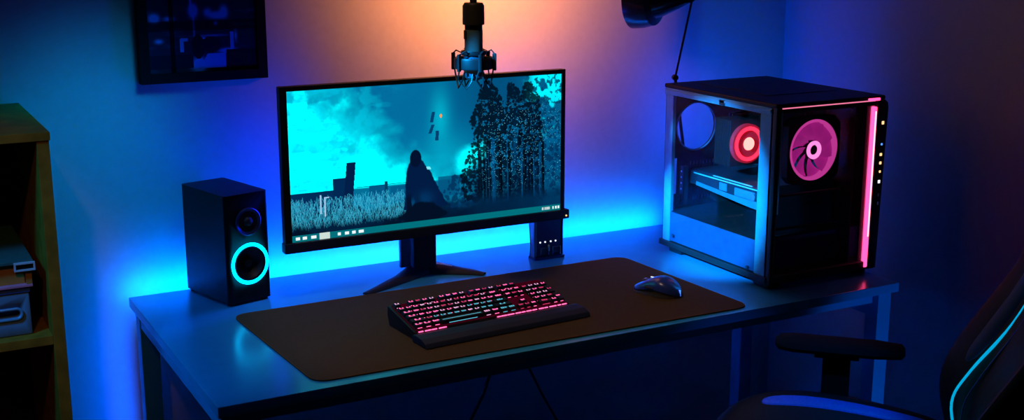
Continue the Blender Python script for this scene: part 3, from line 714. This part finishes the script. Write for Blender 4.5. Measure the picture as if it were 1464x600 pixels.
def make_tower():
    OX, OY, OZ = 0.645, 0.30, 0.75
    t = thing('computer_tower', 'black glass-sided computer tower with pink fans and a pink light strip', 'computer tower', (OX, OY, OZ))
    X0, X1 = 0.484-OX, 0.806-OX; Y0, Y1 = 0.086-OY, 0.509-OY; Z0, Z1 = 0.018, 1.1765-OZ
    G = 0.004
    def bx(x0, x1, y0, y1, z0, z1, name, m, **k): return MB().box(x0, x1, y0, y1, z0, z1, **k).build(name, m, t)
    # feet
    for x in (X0+0.012, X1-0.05):
        for y in (Y0+0.02, Y1-0.07):
            MB().prism([(y, 0.0004), (y+0.05, 0.0004), (y+0.055, 0.019), (y-0.005, 0.019)], lambda u, v, d: (d, u, v), x, x+0.038, bev=0.002).build('foot', M['pcdark'], t)
    # shell panels
    bx(X0, X1, Y0+0.012, Y1, Z0, Z0+0.012, 'bottom_panel', M['pcdark'], bev=0.002)
    b = MB(); b.box(X0-0.001, X1, Y0+0.002, Y1+0.002, Z1-0.010, Z1, bev=0.003); b.box(X0+0.07, X1-0.04, Y0+0.12, Y1-0.05, Z1-0.001, Z1+0.0012, bev=0.0006)
    b.build('top_panel', M['pctop'], t)
    bx(X1-0.006, X1, Y0+0.012, Y1, Z0+0.012, Z1-0.010, 'far_side_panel', M['blackmatte'])
    # rear panel with the exhaust opening
    rp = MB().box(X0+0.004, X1-0.006, Y1-0.006, Y1, Z0+0.012, Z1-0.010).build('rear_panel', M['blackmatte'], t)
    fx, fz = 0.578-OX, 1.063-OZ
    cut = MB().cyl((fx, Y1-0.05, fz), (fx, Y1+0.05, fz), 0.060, n=48)
    for k in range(8): cut.box(0.565-OX+0.010*k, 0.570-OX+0.010*k, Y1-0.05, Y1+0.05, 0.963-OZ, 0.974-OZ)
    for k in range(10): cut.box(0.535-OX+0.010*k, 0.540-OX+0.010*k, Y1-0.05, Y1+0.05, 0.872-OZ, 0.884-OZ)
    cut.box(X0+0.012, X0+0.042, Y1-0.05, Y1+0.05, 0.892-OZ, 0.985-OZ)
    cut = cut.build('cutter', M['pcdark'], t)
    md = rp.modifiers.new('h', 'BOOLEAN'); md.operation = 'DIFFERENCE'; md.object = cut; md.solver = 'EXACT'
    bpy.context.view_layer.update(); dg = bpy.context.evaluated_depsgraph_get()
    me = bpy.data.meshes.new_from_object(rp.evaluated_get(dg)); rp.modifiers.clear(); rp.data = me; bpy.data.objects.remove(cut)
    MB().tube(circ((fx, Y1-0.007, fz), 0.0605, 'y', 48), 0.0022, 6, closed=True).build('exhaust_ring', M['pcframe'], t)
    # near side (left) frame: top rail, front pillar, rear pillar
    zr = 1.150-OZ
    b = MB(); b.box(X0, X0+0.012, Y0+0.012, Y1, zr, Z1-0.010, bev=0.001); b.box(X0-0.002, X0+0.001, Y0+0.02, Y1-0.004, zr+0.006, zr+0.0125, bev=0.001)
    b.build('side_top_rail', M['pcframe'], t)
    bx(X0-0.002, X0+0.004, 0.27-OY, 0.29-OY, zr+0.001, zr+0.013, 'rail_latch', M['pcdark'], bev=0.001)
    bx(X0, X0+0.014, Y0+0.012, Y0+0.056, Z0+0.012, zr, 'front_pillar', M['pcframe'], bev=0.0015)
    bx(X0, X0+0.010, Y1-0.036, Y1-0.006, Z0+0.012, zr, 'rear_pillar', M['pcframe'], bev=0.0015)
    bx(X0+0.001, X1-0.01, Y0+0.05, Y1-0.007, 0.783-OZ, 0.857-OZ, 'power_supply_shroud', M['shroud'], bev=0.0015)
    bx(X0+0.004, X1-0.012, Y0+0.052, Y1-0.009, 0.857-OZ, 0.8585-OZ, 'shroud_dark_sheet', M['blackmatte'])  # thin black sheet added to keep the lit shroud top dark
    bx(X0-0.004, X0+0.006, Y0+0.01, Y1+0.004, Z0-0.002, Z0+0.013, 'side_bottom_rail', M['pcdark'], bev=0.002)
    bx(X0-0.0035, X0-0.0005, Y0+0.05, Y1-0.03, 0.785-OZ, zr-0.001, 'side_glass', M['glass'])
    for (y, z) in ((Y1-0.055, 0.80), (Y0+0.075, 0.79)):
        MB().cyl((X0-0.006, y, z-OZ), (X0-0.003, y, z-OZ), 0.0045, n=16).build('glass_screw', M['silverdark'], t)
    # motherboard and what sits on it
    mbx = X1-0.045
    b = MB(); b.box(mbx, mbx+0.003, 0.215-OY, Y1-0.010, 0.862-OZ, 1.145-OZ)
    rg = random.Random(5)
    for k in range(26):
        y = rg.uniform(0.225, 0.47); z = rg.uniform(0.875, 1.12); b.box(mbx-rg.uniform(.003, .012), mbx, y-OY, y-OY+rg.uniform(.006, .02), z-OZ, z-OZ+rg.uniform(.004, .014), m=rg.choice((0, 1)))
    b.build('motherboard', [M['pcb'], M['pcdark']], t)
    for k in range(2):
        m = bx(mbx-0.125, mbx, 0.43-OY+0.012*k, 0.435-OY+0.012*k, 0.985-OZ, 1.10-OZ, 'memory_stick', M['pcdark'], bev=0.0008)
        MB().box(mbx-0.130, mbx-0.125, 0.43-OY+0.012*k, 0.435-OY+0.012*k, 1.01-OZ, 1.075-OZ, bev=0.0008).build('memory_light', M['g_pinkdim'], m)
    # cooler block with red ring facing the front
    ccx, cy, ccz = 0.603-OX, 0.325-OY, 1.043-OZ
    ck = MB()
    for k in range(14): ck.box(ccx-0.046, ccx+0.055, cy+0.012+0.0045*k, cy+0.0135+0.0045*k, ccz-0.055, ccz+0.058)
    ck.cyl((ccx+0.01, cy+0.045, ccz), (mbx, cy+0.045, ccz), 0.02, n=20)
    ck = ck.build('processor_cooler', M['pcdark'], t)
    MB().lathe([(0.048, 0.0), (0.048, 0.012), (0.046, 0.013), (0.0, 0.013)], (ccx, cy+0.012, ccz), (0, -1, 0), 40).build('cooler_face', M['reddark'], ck)
    MB().lathe([(0.042, 0.0), (0.042, 0.002), (0.033, 0.002), (0.033, 0.0)], (ccx, cy-0.0012, ccz), (0, -1, 0), 48).build('cooler_ring_light', M['g_red'], ck)
    MB().lathe([(0.016, 0.0), (0.015, 0.003), (0.0, 0.004)], (ccx, cy-0.0012, ccz), (0, -1, 0), 32).build('cooler_core_light', M['g_redcore'], ck)
    # graphics card
    gx0, gx1 = 0.556-OX, 0.735-OX; gy0, gy1 = 0.205-OY, 0.495-OY; gz0, gz1 = 0.908-OZ, 0.955-OZ
    g = MB(); g.box(gx0, gx1, gy0, gy1, gz0+0.012, gz1, bev=0.003); g.box(gx0+0.008, gx1, gy0+0.01, gy1, gz1, gz1+0.002)
    g = g.build('graphics_card', M['gpu'], t)
    MB().box(gx0-0.0015, gx0+0.001, gy0+0.01, gy1-0.02, gz1-0.006, gz1-0.0035).build('card_trim', M['white'], g)
    MB().box(gx0-0.0015, gx0+0.001, gy0+0.04, gy0+0.19, gz1+0.0005, gz1+0.0025).build('card_trim', M['white'], g)
    MB().box(gx0-0.002, gx0+0.002, gy0+0.135, gy0+0.165, gz0+0.018, gz1-0.010, bev=0.001).build('card_logo_plate', M['cardmetal'], g)
    MB().box(gx0-0.003, gx0+0.004, gy0+0.03, gy0+0.105, gz0+0.015, gz1-0.012, bev=0.002).build('card_logo_plate', M['cardmetal'], g)
    MB().prism([(gy0+0.0, gz0-0.006), (gy0+0.07, gz0-0.002), (gy1-0.03, gz0+0.012), (gy1-0.03, gz0+0.022), (gy0+0.12, gz0+0.014), (gy0+0.0, gz0+0.014)], lambda u, v, d: (d, u, v), gx0-0.001, gx0+0.03, bev=0.001).build('card_heatsink', M['cardmetal'], g)
    MB().cyl((gx0-0.004, gy0+0.035, gz0+0.024), (gx0+0.004, gy0+0.035, gz0+0.024), 0.009, n=20).build('card_knob', M['silver'], g)
    sb = MB(); sb.box(X0+0.046, X0+0.062, Y1-0.024, Y1-0.010, 0.868-OZ, 0.966-OZ, bev=0.001)
    sb.build('slot_bracket', M['pcdark'], t)
    sd = MB()
    for k in range(6): sd.cyl((X0+0.0445, Y1-0.018, 0.878-OZ+0.015*k), (X0+0.0462, Y1-0.018, 0.878-OZ+0.015*k), 0.0025, n=10)
    sd.build('slot_screws', M['silver'], t)
    # cables
    for k in range(5):
        MB().tube([(gx0+0.004+0.006*k, gy0+0.002, gz0+0.03), (gx0-0.002+0.006*k, gy0-0.022, gz0+0.026), (gx0-0.004+0.006*k, gy0-0.036-0.003*k, gz0-0.005), (gx0+0.0+0.006*k, gy0-0.040+0.004*k, 0.862-OZ)], 0.0028, 8).build('power_lead', M['cableblue'], t)
    for k in range(4):
        MB().tube([(0.70-OX, 0.16-OY+0.006*k, 0.86-OZ), (0.66-OX, 0.155-OY+.005*k, 0.95-OZ), (0.60-OX+0.02*k, 0.165-OY, 1.06-OZ), (0.66-OX, 0.17-OY, 1.16-OZ)], 0.003, 8).build('cable', M['cable'], t)
    bx(0.517-OX, 0.532-OX, 0.170-OY, 0.184-OY, 1.085-OZ, 1.150-OZ, 'cable_holder', M['blackmatte'], bev=0.002)
    MB().cyl((0.556-OX, 0.20-OY, 0.975-OZ), (0.556-OX, 0.20-OY, 1.105-OZ), 0.016, n=24, bev=0.002).build('coolant_tube', M['blackgloss'], t)
    # front assembly
    yF = Y0
    b = MB(); b.box(X0, X0+0.012, yF, yF+0.022, Z0-0.004, Z1-0.006, bev=0.003)
    b.build('front_left_post', M['pcdark'], t)
    bx(X0+0.013, X0+0.0165, yF-0.0005, yF+0.004, Z0+0.16, Z1-0.018, 'post_trim', M['cyanmetal'], bev=0.0008)
    bx(X0+0.004, X1-0.004, yF, yF+0.020, Z0-0.004, Z0+0.016, 'front_bottom_bar', M['pcdark'], bev=0.003)
    bx(X0+0.004, X1-0.03, yF, yF+0.020, Z1-0.022, Z1-0.008, 'front_top_bar', M['blackgloss'], bev=0.002)
    b = MB(); poly = [(0.779-OX, Z0-0.004), (X1, Z0-0.004), (X1+0.008, Z1-0.030), (X1+0.006, Z1-0.016), (X1-0.004, Z1-0.009), (0.779-OX, Z1-0.009)]
    b.prism(poly, lambda u, v, d: (u, d, v), yF-0.002, yF+0.024, bev=0.003); b.build('control_bezel', M['blackgloss'], t)
    bx(0.7685-OX, 0.7775-OX, yF-0.003, yF+0.010, 0.770-OZ, 1.152-OZ, 'light_strip', M['g_pink'], bev=0.002)
    bx(0.771-OX, 0.7752-OX, yF-0.0042, yF-0.0028, 0.845-OZ, 1.142-OZ, 'light_strip_core', M['g_pinkcore'], bev=0.0006)
    MB().box(X0+0.014, 0.772-OX, yF-0.001, yF+0.003, Z1-0.0115, Z1-0.0088, bev=0.001).build('top_light_strip', M['g_pinkthin'], t)
    MB().box(0.752-OX, 0.786-OX, yF-0.002, yF+0.008, Z1-0.0105, Z1-0.0045, bev=0.001).build('top_light_strip', M['g_pink'], t)
    for (z, m, w, h, nm) in ((1.116, 'g_warm', .0055, .0065, 'power_button'), (1.0645, 'g_blue', .004, .004, 'indicator'), (1.041, 'g_warm', .0055, .0055, 'usb_port'), (1.021, 'g_warm', .005, .0055, 'usb_port'), (1.0, 'g_warm', .004, .0045, 'audio_port'), (0.977, 'g_white', .0055, .0065, 'reset_button'), (0.945, 'pcframe', .003, .006, 'usb_port'), (0.925, 'pcframe', .003, .006, 'usb_port')):
        xx = 0.800-OX
        bx(xx-w, xx+w*0.2, yF-0.0035, yF-0.001, z-OZ-h, z-OZ+h*0.2, nm, M[m], bev=0.0008)
    bx(X0+0.012, 0.7685-OX, yF+0.006, yF+0.009, Z0+0.014, Z1-0.02, 'front_glass', M['glassdark'])
    # fan cage behind the front glass
    bx(0.726-OX, 0.730-OX, yF+0.012, yF+0.11, 0.775-OZ, Z1-0.02, 'inner_partition', M['magdark'])
    for z in (0.962, 0.885): bx(X0+0.014, 0.70-OX, yF+0.016, yF+0.026, z-OZ, z-OZ+0.004, 'fan_cage_bar', M['pcdark'], bev=0.001)
    bx(X0+0.014, 0.726-OX, yF+0.068, yF+0.072, 0.86-OZ, 0.975-OZ, 'drive_cage', M['pcdark'])
    fan(t, 0.628-OX, 0.122-OY, 1.058-OZ, 0.071, M['g_magenta'], M['blades'], M['g_hub'], 'front_fan')
    return t
M['pctop'] = mat('black_steel_top', (0.006, 0.0065, 0.008), 0.5, spec=0.2)
M['silverdark'] = mat('dark_screw_metal', (0.1, 0.12, 0.16), 0.3, metal=0.8)
M['gpu'] = mat('graphics_card_shroud', (0.02, 0.022, 0.035), 0.35)
M['shroud'] = mat('dark_blue_steel', (0.02, 0.10, 0.26), 0.4, metal=0.2)
M['cardmetal'] = mat('card_pale_metal', (0.07, 0.26, 0.36), 0.35, metal=0.3)
M['g_pinkdim'] = glow('dim_pink_light', (0.9, 0.15, 0.3), 0.5)
M['g_pinkthin'] = glow('thin_pink_light', (1.0, 0.22, 0.4), 0.9)
M['g_hub'] = glow('hub_light', (1.0, 0.3, 0.7), 2.4)
M['reddark'] = mat('dark_red_acrylic', (0.3, 0.02, 0.03), 0.3, emit=(1, 0.01, 0.04), es=0.25)
M['magdark'] = mat('dark_acrylic', (0.03, 0.008, 0.02), 0.25)
M['cableblue'] = mat('dark_sleeved_cable', (0.02, 0.03, 0.06), 0.35)
make_tower()

# ------------------------------------------------------------------ bookshelf with boxes
def make_shelf():
    XR = -0.988; XL = -1.76; Y0, Y1 = 0.368, WY-0.002; ZT = 1.1925
    t = thing('bookshelf', 'brown wooden open bookshelf standing left of the desk', 'bookshelf', (XR-0.38, 0.58, 0))
    def b(x0, x1, y0, y1, z0, z1, **k): return MB().box(x0-(XR-0.38), x1-(XR-0.38), y0-0.58, y1-0.58, z0, z1, bev=0.0012, **k)
    b(XL-0.004, XR+0.002, Y0-0.004, Y1, ZT-0.016, ZT).build('top_board', M['wood'], t)
    b(XR-0.022, XR, Y0, Y1, 0, ZT-0.016).build('side_panel', M['wood'], t)
    b(XL, XL+0.022, Y0, Y1, 0, ZT-0.016).build('side_panel', M['wood'], t)
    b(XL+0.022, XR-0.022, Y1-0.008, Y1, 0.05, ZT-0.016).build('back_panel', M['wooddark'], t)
    for z in (0.803, 0.43, 0.06):
        b(XL+0.022, XR-0.022, Y0+0.004, Y1-0.008, z-0.018, z).build('shelf_board', M['wood'], t)
    # lower bin
    x1 = -1.042; x0 = -1.34; y0 = 0.40; y1 = 0.70
    bn = thing('storage_bin', 'grey-blue storage bin with a metal handle hole on the bookshelf', 'storage bin', ((x0+x1)/2, 0.55, 0.803))
    cx = (x0+x1)/2
    def c(a0, a1, b0, b1, z0, z1, **k): return MB().box(a0-cx, a1-cx, b0-0.55, b1-0.55, z0, z1, **k)
    m = MB(); m.box(x0-cx, x1-cx, -0.15, 0.15, 0.0005, 0.083, bev=0.003)
    body = m.build('body', M['bin'], bn)
    hx, hz = -1.092-cx, 0.044
    cut = MB().prism([(hx+u, hz+v) for u, v in rounded_rect(0.062, 0.014, 0.0069, 8)], lambda u, v, d: (u, d, v), -0.17, -0.13).build('cutter', M['bin'], bn)
    md = body.modifiers.new('h', 'BOOLEAN'); md.operation = 'DIFFERENCE'; md.object = cut; md.solver = 'EXACT'
    bpy.context.view_layer.update(); dg = bpy.context.evaluated_depsgraph_get()
    me = bpy.data.meshes.new_from_object(body.evaluated_get(dg)); body.modifiers.clear(); body.data = me; bpy.data.objects.remove(cut)
    MB().tube([(hx+u, -0.1515, hz+v) for u, v in rounded_rect(0.068, 0.020, 0.0099, 8)], 0.0028, 8, closed=True).build('handle_rim', M['binrim'], bn)
    c(x0-0.002, x1+0.002, 0.398, 0.702, 0.0835, 0.094, bev=0.002).build('lid', M['bluefabric'], bn)
    # upper tray box
    x1 = -1.035; x0 = -1.335; cx = (x0+x1)/2
    tb = thing('letter_box', 'orange letter box with pale label holder on top of the storage bin', 'box', (cx, 0.55, 0.8975))
    H = 0.052
    m = MB(); m.box(x0-cx, x1-cx-0.012, -0.145, 0.15, 0.0055, H-0.006, bev=0.001); m.build('drawer', M['orangewood'], tb)
    m = MB(); m.box(x1-cx-0.011, x1-cx, -0.155, 0.15, 0.0055, H-0.006, bev=0.001); m.build('side_wall', M['orangewood'], tb)
    MB().box(x0-cx, x1-cx, -0.157, 0.15, 0.0005, 0.0055, bev=0.001).build('bottom_edge', M['pinktrim'], tb)
    MB().box(x0-cx, x1-cx+0.004, -0.158, 0.155, H-0.006, H, bev=0.001).build('lid', M['greylid'], tb)
    lx0, lx1 = -1.066-cx, -1.029-cx; h0, h1 = H-0.018, H-0.002
    m = MB(); m.box(lx0, lx1, -0.165, -0.158, h0, h0+0.003); m.box(lx0, lx1, -0.165, -0.158, h1-0.003, h1); m.box(lx0, lx0+0.003, -0.165, -0.158, h0+.003, h1-.003); m.box(lx1-0.003, lx1, -0.165, -0.158, h0+.003, h1-.003)
    lh = m.build('label_holder', M['white'], tb)
    MB().box(lx0+0.003, lx1-0.003, -0.161, -0.158, h0+0.003, h1-0.003).build('label_slot', M['blackmatte'], lh)
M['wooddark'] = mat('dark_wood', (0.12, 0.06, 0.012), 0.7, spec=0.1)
M['bluefabric'] = mat('dark_blue_lid', (0.06, 0.12, 0.45), 0.6)
make_shelf()

# ------------------------------------------------------------------ gaming chair
def make_chair():
    c = Vector((0.245, -0.385, 0))
    ang = math.atan2(0.70, -0.71)           # local +x = the way the chair faces
    t = thing('gaming_chair', 'black gaming chair with blue trim in front of the right desk end', 'chair', c, ang)
    # local: x forward, y to the chair's left (towards the camera), z up. far armrest is y < 0
    # seat: lofted along x, cross-section with raised side bolsters
    def seat_sec(x, w, zt, bol, zb):
        ys = [-w, -w*0.97, -w*0.86, -w*0.70, -w*0.45, 0, w*0.45, w*0.70, w*0.86, w*0.97, w]
        zs = [zt-0.05, zt+bol*0.7, zt+bol, zt+bol*0.55, zt-0.004, zt-0.008, zt-0.004, zt+bol*0.55, zt+bol, zt+bol*0.7, zt-0.05]
        pts = [(x, y, z) for y, z in zip(ys, zs)]
        pts += [(x, w*0.9, zb), (x, 0, zb-0.01), (x, -w*0.9, zb)]
        return pts
    secs = [(-0.27, .22, .55, .02, .50), (-0.22, .245, .56, .045, .47), (-0.08, .27, .56, .065, .46), (0.06, .275, .565, .07, .46), (0.15, .26, .565, .058, .46), (0.205, .235, .56, .035, .47), (0.24, .21, .54, .015, .485), (0.25, .19, .52, .0, .50)]
    sm = MB().loft([seat_sec(*s) for s in secs])
    seat = sm.build('seat', M['fabric'], t, smooth=60)
    sb = seat.modifiers.new('sub', 'SUBSURF'); sb.levels = 2; sb.render_levels = 2
    for sgn in (-1, 1):
        rows = []
        for (x, w, zt, bol, zb) in secs[1:5]:
            A = [(x, sgn*w*0.80, zt+bol*0.83+0.004), (x, sgn*w*0.76, zt+bol*0.70+0.005), (x, sgn*w*0.715, zt+bol*0.56+0.005)]
            B = [(p[0], p[1], p[2]-0.01) for p in A[::-1]]
            rows.append(A+B)
        ap = MB().loft(rows).build('seat_accent', M['bluefab'], t, smooth=60)
        m2 = ap.modifiers.new('sub', 'SUBSURF'); m2.levels = 2; m2.render_levels = 2
    # backrest: cross-sections with forward side wings, reclined along a curved spine
    tip = [(-.235, .50), (-.2175, .58), (-.185, .665), (-.20, .735), (-.2635, .84), (-.32, .93), (-.338, .985), (-.345, 1.06), (-.38, 1.16), (-.43, 1.27)]
    wing = [.03, .05, .09, .10, .085, .06, .04, .05, .04, .02]
    half = [.21, .24, .25, .25, .25, .245, .235, .24, .20, .15]
    thick = [.05, .062, .075, .075, .07, .06, .055, .055, .05, .04]
    spine = [(p[0]-w_*0.95, p[1]-w_*0.2) for p, w_ in zip(tip, wing)]
    kf = [.2, .35, .45, .36, .18, .14, .1, .1, .1, .1]
    rings = []; norms = []
    for i, (x, z) in enumerate(spine):
        n = Vector((0.96, 0.28)).normalized(); norms.append(n)
        w, th, wg = half[i], thick[i], wing[i]
        k_ = 0.008+kf[i]*wg
        sec = [(-1.0, wg*0.55), (-0.93, wg), (-0.80, wg*0.78), (-0.62, k_), (-0.48, 0.008), (0, 0.0), (0.48, 0.008), (0.62, k_), (0.80, wg*0.78), (0.93, wg), (1.0, wg*0.55), (1.0, -th*0.5), (0.9, -th), (0, -th*1.1), (-0.9, -th), (-1.0, -th*0.5)]
        rings.append([(x+n.x*f, w*y, z+n.y*f) for y, f in sec])
    bk = MB().loft(rings).build('backrest', M['fabric'], t, smooth=60)
    m2 = bk.modifiers.new('sub', 'SUBSURF'); m2.levels = 2; m2.render_levels = 2
    # piping painted as glowing and its stitching between each wing and the middle panel
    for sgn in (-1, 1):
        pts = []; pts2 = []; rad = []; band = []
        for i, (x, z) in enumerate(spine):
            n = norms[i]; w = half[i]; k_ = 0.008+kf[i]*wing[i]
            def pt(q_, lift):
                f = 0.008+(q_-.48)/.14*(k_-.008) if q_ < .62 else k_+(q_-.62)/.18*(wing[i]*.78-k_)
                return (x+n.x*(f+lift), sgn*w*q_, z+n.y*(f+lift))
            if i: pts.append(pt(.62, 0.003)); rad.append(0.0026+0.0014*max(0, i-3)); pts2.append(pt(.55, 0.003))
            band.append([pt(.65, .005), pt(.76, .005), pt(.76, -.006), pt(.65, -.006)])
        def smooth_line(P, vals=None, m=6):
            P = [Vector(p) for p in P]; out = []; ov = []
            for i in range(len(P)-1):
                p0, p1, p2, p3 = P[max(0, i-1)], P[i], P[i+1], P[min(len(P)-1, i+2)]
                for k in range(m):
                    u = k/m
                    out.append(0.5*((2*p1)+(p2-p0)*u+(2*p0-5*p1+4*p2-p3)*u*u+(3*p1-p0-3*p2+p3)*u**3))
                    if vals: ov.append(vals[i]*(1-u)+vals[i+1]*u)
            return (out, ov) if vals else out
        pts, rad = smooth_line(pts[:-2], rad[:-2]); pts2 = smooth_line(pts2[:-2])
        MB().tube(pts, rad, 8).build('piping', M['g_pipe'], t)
        MB().tube(pts2, 0.0016, 6).build('stitching', M['bluefab'], t)
        wa = MB().loft(band[3:]).build('wing_lit_band', M['bluedark'], t, smooth=60)  # dark blue band painted in for blue light on the wing
        m2 = wa.modifiers.new('sub', 'SUBSURF'); m2.levels = 2; m2.render_levels = 2
    # arm rests
    for sgn in (-1, 1):
        y = sgn*0.30
        ar = MB().loft([[(x, y+w*math.cos(R(a))*1.0, 0.705+h*math.sin(R(a))) for a in range(0, 360, 30)] for x, w, h in ((-0.135, .02, .006), (-0.128, .036, .013), (-0.08, .044, .016), (0.03, .046, .016), (0.09, .043, .0165), (0.118, .034, .014), (0.126, .018, .007))]).build('armrest', M['blackmatte'], t, smooth=60)
        MB().box(-0.045, 0.045, y-0.022, y+0.022, 0.683, 0.692, bev=0.002).build('armrest_plate', M['blackmatte'], t)
        MB().box(-0.028, 0.028, y-0.014, y+0.014, 0.47, 0.684, bev=0.004).build('armrest_post', M['blackmatte'], t)
        MB().box(-0.03, 0.03, min(y, y-sgn*0.16), max(y, y-sgn*0.16), 0.445, 0.470, bev=0.004).build('armrest_bracket', M['blackmatte'], t)
    MB().box(-0.12, 0.10, -0.10, 0.10, 0.42, 0.462, bev=0.006).build('tilt_mechanism', M['blackmatte'], t)
    MB().cyl((0, 0, 0.09), (0, 0, 0.43), 0.026, n=24).build('gas_lift', M['black'], t)
    for k in range(5):
        a = R(36+72*k); d = Vector((math.cos(a), math.sin(a), 0)); n = Vector((-d.y, d.x, 0))
        MB().loft([[tuple(d*r+n*w+Vector((0, 0, z0))), tuple(d*r+n*w+Vector((0, 0, z1))), tuple(d*r-n*w+Vector((0, 0, z1))), tuple(d*r-n*w+Vector((0, 0, z0)))] for r, w, z0, z1 in ((0.0, .03, .085, .125), (.15, .026, .075, .105), (.30, .02, .062, .085))]).build('base_leg', M['black'], t)
        p = d*0.285
        MB().cyl(tuple(p+n*0.022+Vector((0, 0, .031))), tuple(p-n*0.022+Vector((0, 0, .031))), 0.030, n=20, bev=0.003).build('caster', M['black'], t)
make_chair()

# ------------------------------------------------------------------ cables under the desk
tag(MB().tube([(0.0, 0.50, 0.727), (0.0, 0.50, 0.60), (-0.008, 0.50, 0.52), (-0.03, 0.50, 0.46), (-0.07, 0.50, 0.39), (-0.10, 0.50, 0.25), (-0.10, 0.50, 0.0045)], 0.004, 8).build('hanging_cable', M['cable']), 'black cable hanging under the desk, curving to the left', 'cable', 'cables under the desk')
tag(MB().tube([(0.07, 0.50, 0.727), (0.075, 0.50, 0.60), (0.086, 0.50, 0.52), (0.13, 0.50, 0.43), (0.175, 0.50, 0.35), (0.21, 0.50, 0.20), (0.22, 0.50, 0.0045)], 0.003, 8).build('hanging_cable', M['cable']), 'black cable hanging under the desk, slanting to the right', 'cable', 'cables under the desk')

# ------------------------------------------------------------------ lights
def light(name, kind, loc, energy, col, target=None, **k):
    d = bpy.data.lights.new(name, kind); d.energy = energy; d.color = col
    for a, v in k.items(): setattr(d, a, v)
    o = bpy.data.objects.new(name, d); COL.objects.link(o); o.location = loc
    if target is not None: o.rotation_euler = (Vector(target)-Vector(loc)).to_track_quat('-Z', 'Y').to_euler()
    return o
# LED strip at the back edge of the desk
light('led_glow', 'AREA', (-0.065, 0.7395, 0.742), 6.0, (0.0, 0.125, 1.0), (-0.065, 0.79, 0.765), shape='RECTANGLE', size=1.45, size_y=0.008)
# unseen blue fills added behind the monitor's two ends to tint the wall
for bx_ in (-0.40, 0.11):
    light('monitor_blue_fill', 'AREA', (bx_, 0.60, 1.0), 0.75, (0.0, 0.03, 1.0), (bx_+(0.25 if bx_ > 0 else -0.25), 0.79, 1.0), shape='RECTANGLE', size=0.04, size_y=0.2)
# warm lamp washing the wall behind the microphone
light('warm_wash', 'SPOT', (0.10, 0.43, 1.47), 19.0, (1.0, 0.30, 0.10), (0.12, 0.79, 1.46), spot_size=R(136), spot_blend=1.0, shadow_soft_size=0.05)
# unseen warm spot added over the mat to keep it brown
light('mat_warm_fill', 'SPOT', (-0.60, 0.005, 2.4), 21.0, (1.0, 0.62, 0.42), (-0.16, 0.25, 0.75), spot_size=R(40), spot_blend=0.5, shadow_soft_size=0.08)
# unseen blue fill added behind the tower to tint the wall corner
light('tower_back_fill', 'AREA', (0.70, 0.57, 1.02), 0.8, (0.0, 0.07, 1.0), (0.85, 0.79, 1.12), shape='RECTANGLE', size=0.03, size_y=0.2)
# unseen teal spot added to colour the left wall
light('teal_wall_fill', 'SPOT', (-0.62, 0.36, 1.6), 15, (0.0, 0.36, 1.0), (-0.97, 0.79, 0.85), spot_size=R(58), spot_blend=1.0, shadow_soft_size=0.10)
# blue strip light down the back left desk leg
light('leg_strip_light', 'AREA', (-0.80, 0.742, 0.45), 0.55, (0.0, 0.09, 1.0), (-0.90, 0.79, 0.45), shape='RECTANGLE', size=0.02, size_y=0.5)
# unseen cyan-blue fill added to brighten the tower's left side
light('tower_side_fill', 'SPOT', (-1.2, 0.0, 1.75), 900, (0.0, 0.36, 1.0), (0.48, 0.31, 0.94), spot_size=R(12.8), spot_blend=0.25, shadow_soft_size=0.03)
# unseen blue fill added to light the desk's left edge
light('desk_end_fill', 'SPOT', (-1.65, 0.0, 1.7), 30, (0.0, 0.3, 1.0), (-0.8, 0.33, 0.72), spot_size=R(36), spot_blend=0.7, shadow_soft_size=0.08)
# unseen blue fills added for the right desk leg and the chair
light('desk_leg_fill', 'SPOT', (0.84, -0.85, 0.10), 13.0, (0.0, 0.24, 1.0), (0.79, 0.0, 0.58), spot_size=R(26), spot_blend=0.5, shadow_soft_size=0.04)
light('chair_fill', 'SPOT', (0.1, -0.9, 2.1), 50.0, (0.0, 0.2, 1.0), (0.3, -0.2, 0.6), spot_size=R(18), spot_blend=0.5, shadow_soft_size=0.05)
# unseen warm fill added to brighten the bookshelf front
light('shelf_fill', 'SPOT', (-1.5, -1.2, 2.2), 9.0, (1.0, 0.6, 0.25), (-1.2, 0.4, 0.95), spot_size=R(20), spot_blend=0.4, shadow_soft_size=0.05)

w = bpy.data.worlds.new('World'); sc.world = w; w.use_nodes = True
w.node_tree.nodes['Background'].inputs[0].default_value = (0.0, 0.25, 0.6, 1); w.node_tree.nodes['Background'].inputs[1].default_value = 0.004

# ------------------------------------------------------------------ camera
cam = bpy.data.cameras.new('camera'); co = bpy.data.objects.new('camera', cam); COL.objects.link(co)
cam.sensor_width = 36; cam.sensor_fit = 'HORIZONTAL'; cam.lens = 36*1771.34/1464
Rm = Matrix(((0.8799164, 0.10763823, -0.46277547), (-0.47512854, 0.1993411, -0.85703909), (0.0, 0.97400058, 0.2265455)))
co.matrix_world = Matrix.Translation((-1.3057, -2.0055, 1.5663)) @ Rm.to_quaternion().to_matrix().to_4x4()
cam.clip_start = 0.05
sc.camera = co
sc.view_settings.view_transform = 'Standard'; sc.view_settings.look = 'None'
sc.view_settings.exposure = 0; sc.view_settings.gamma = 1; sc.view_settings.use_curve_mapping = False
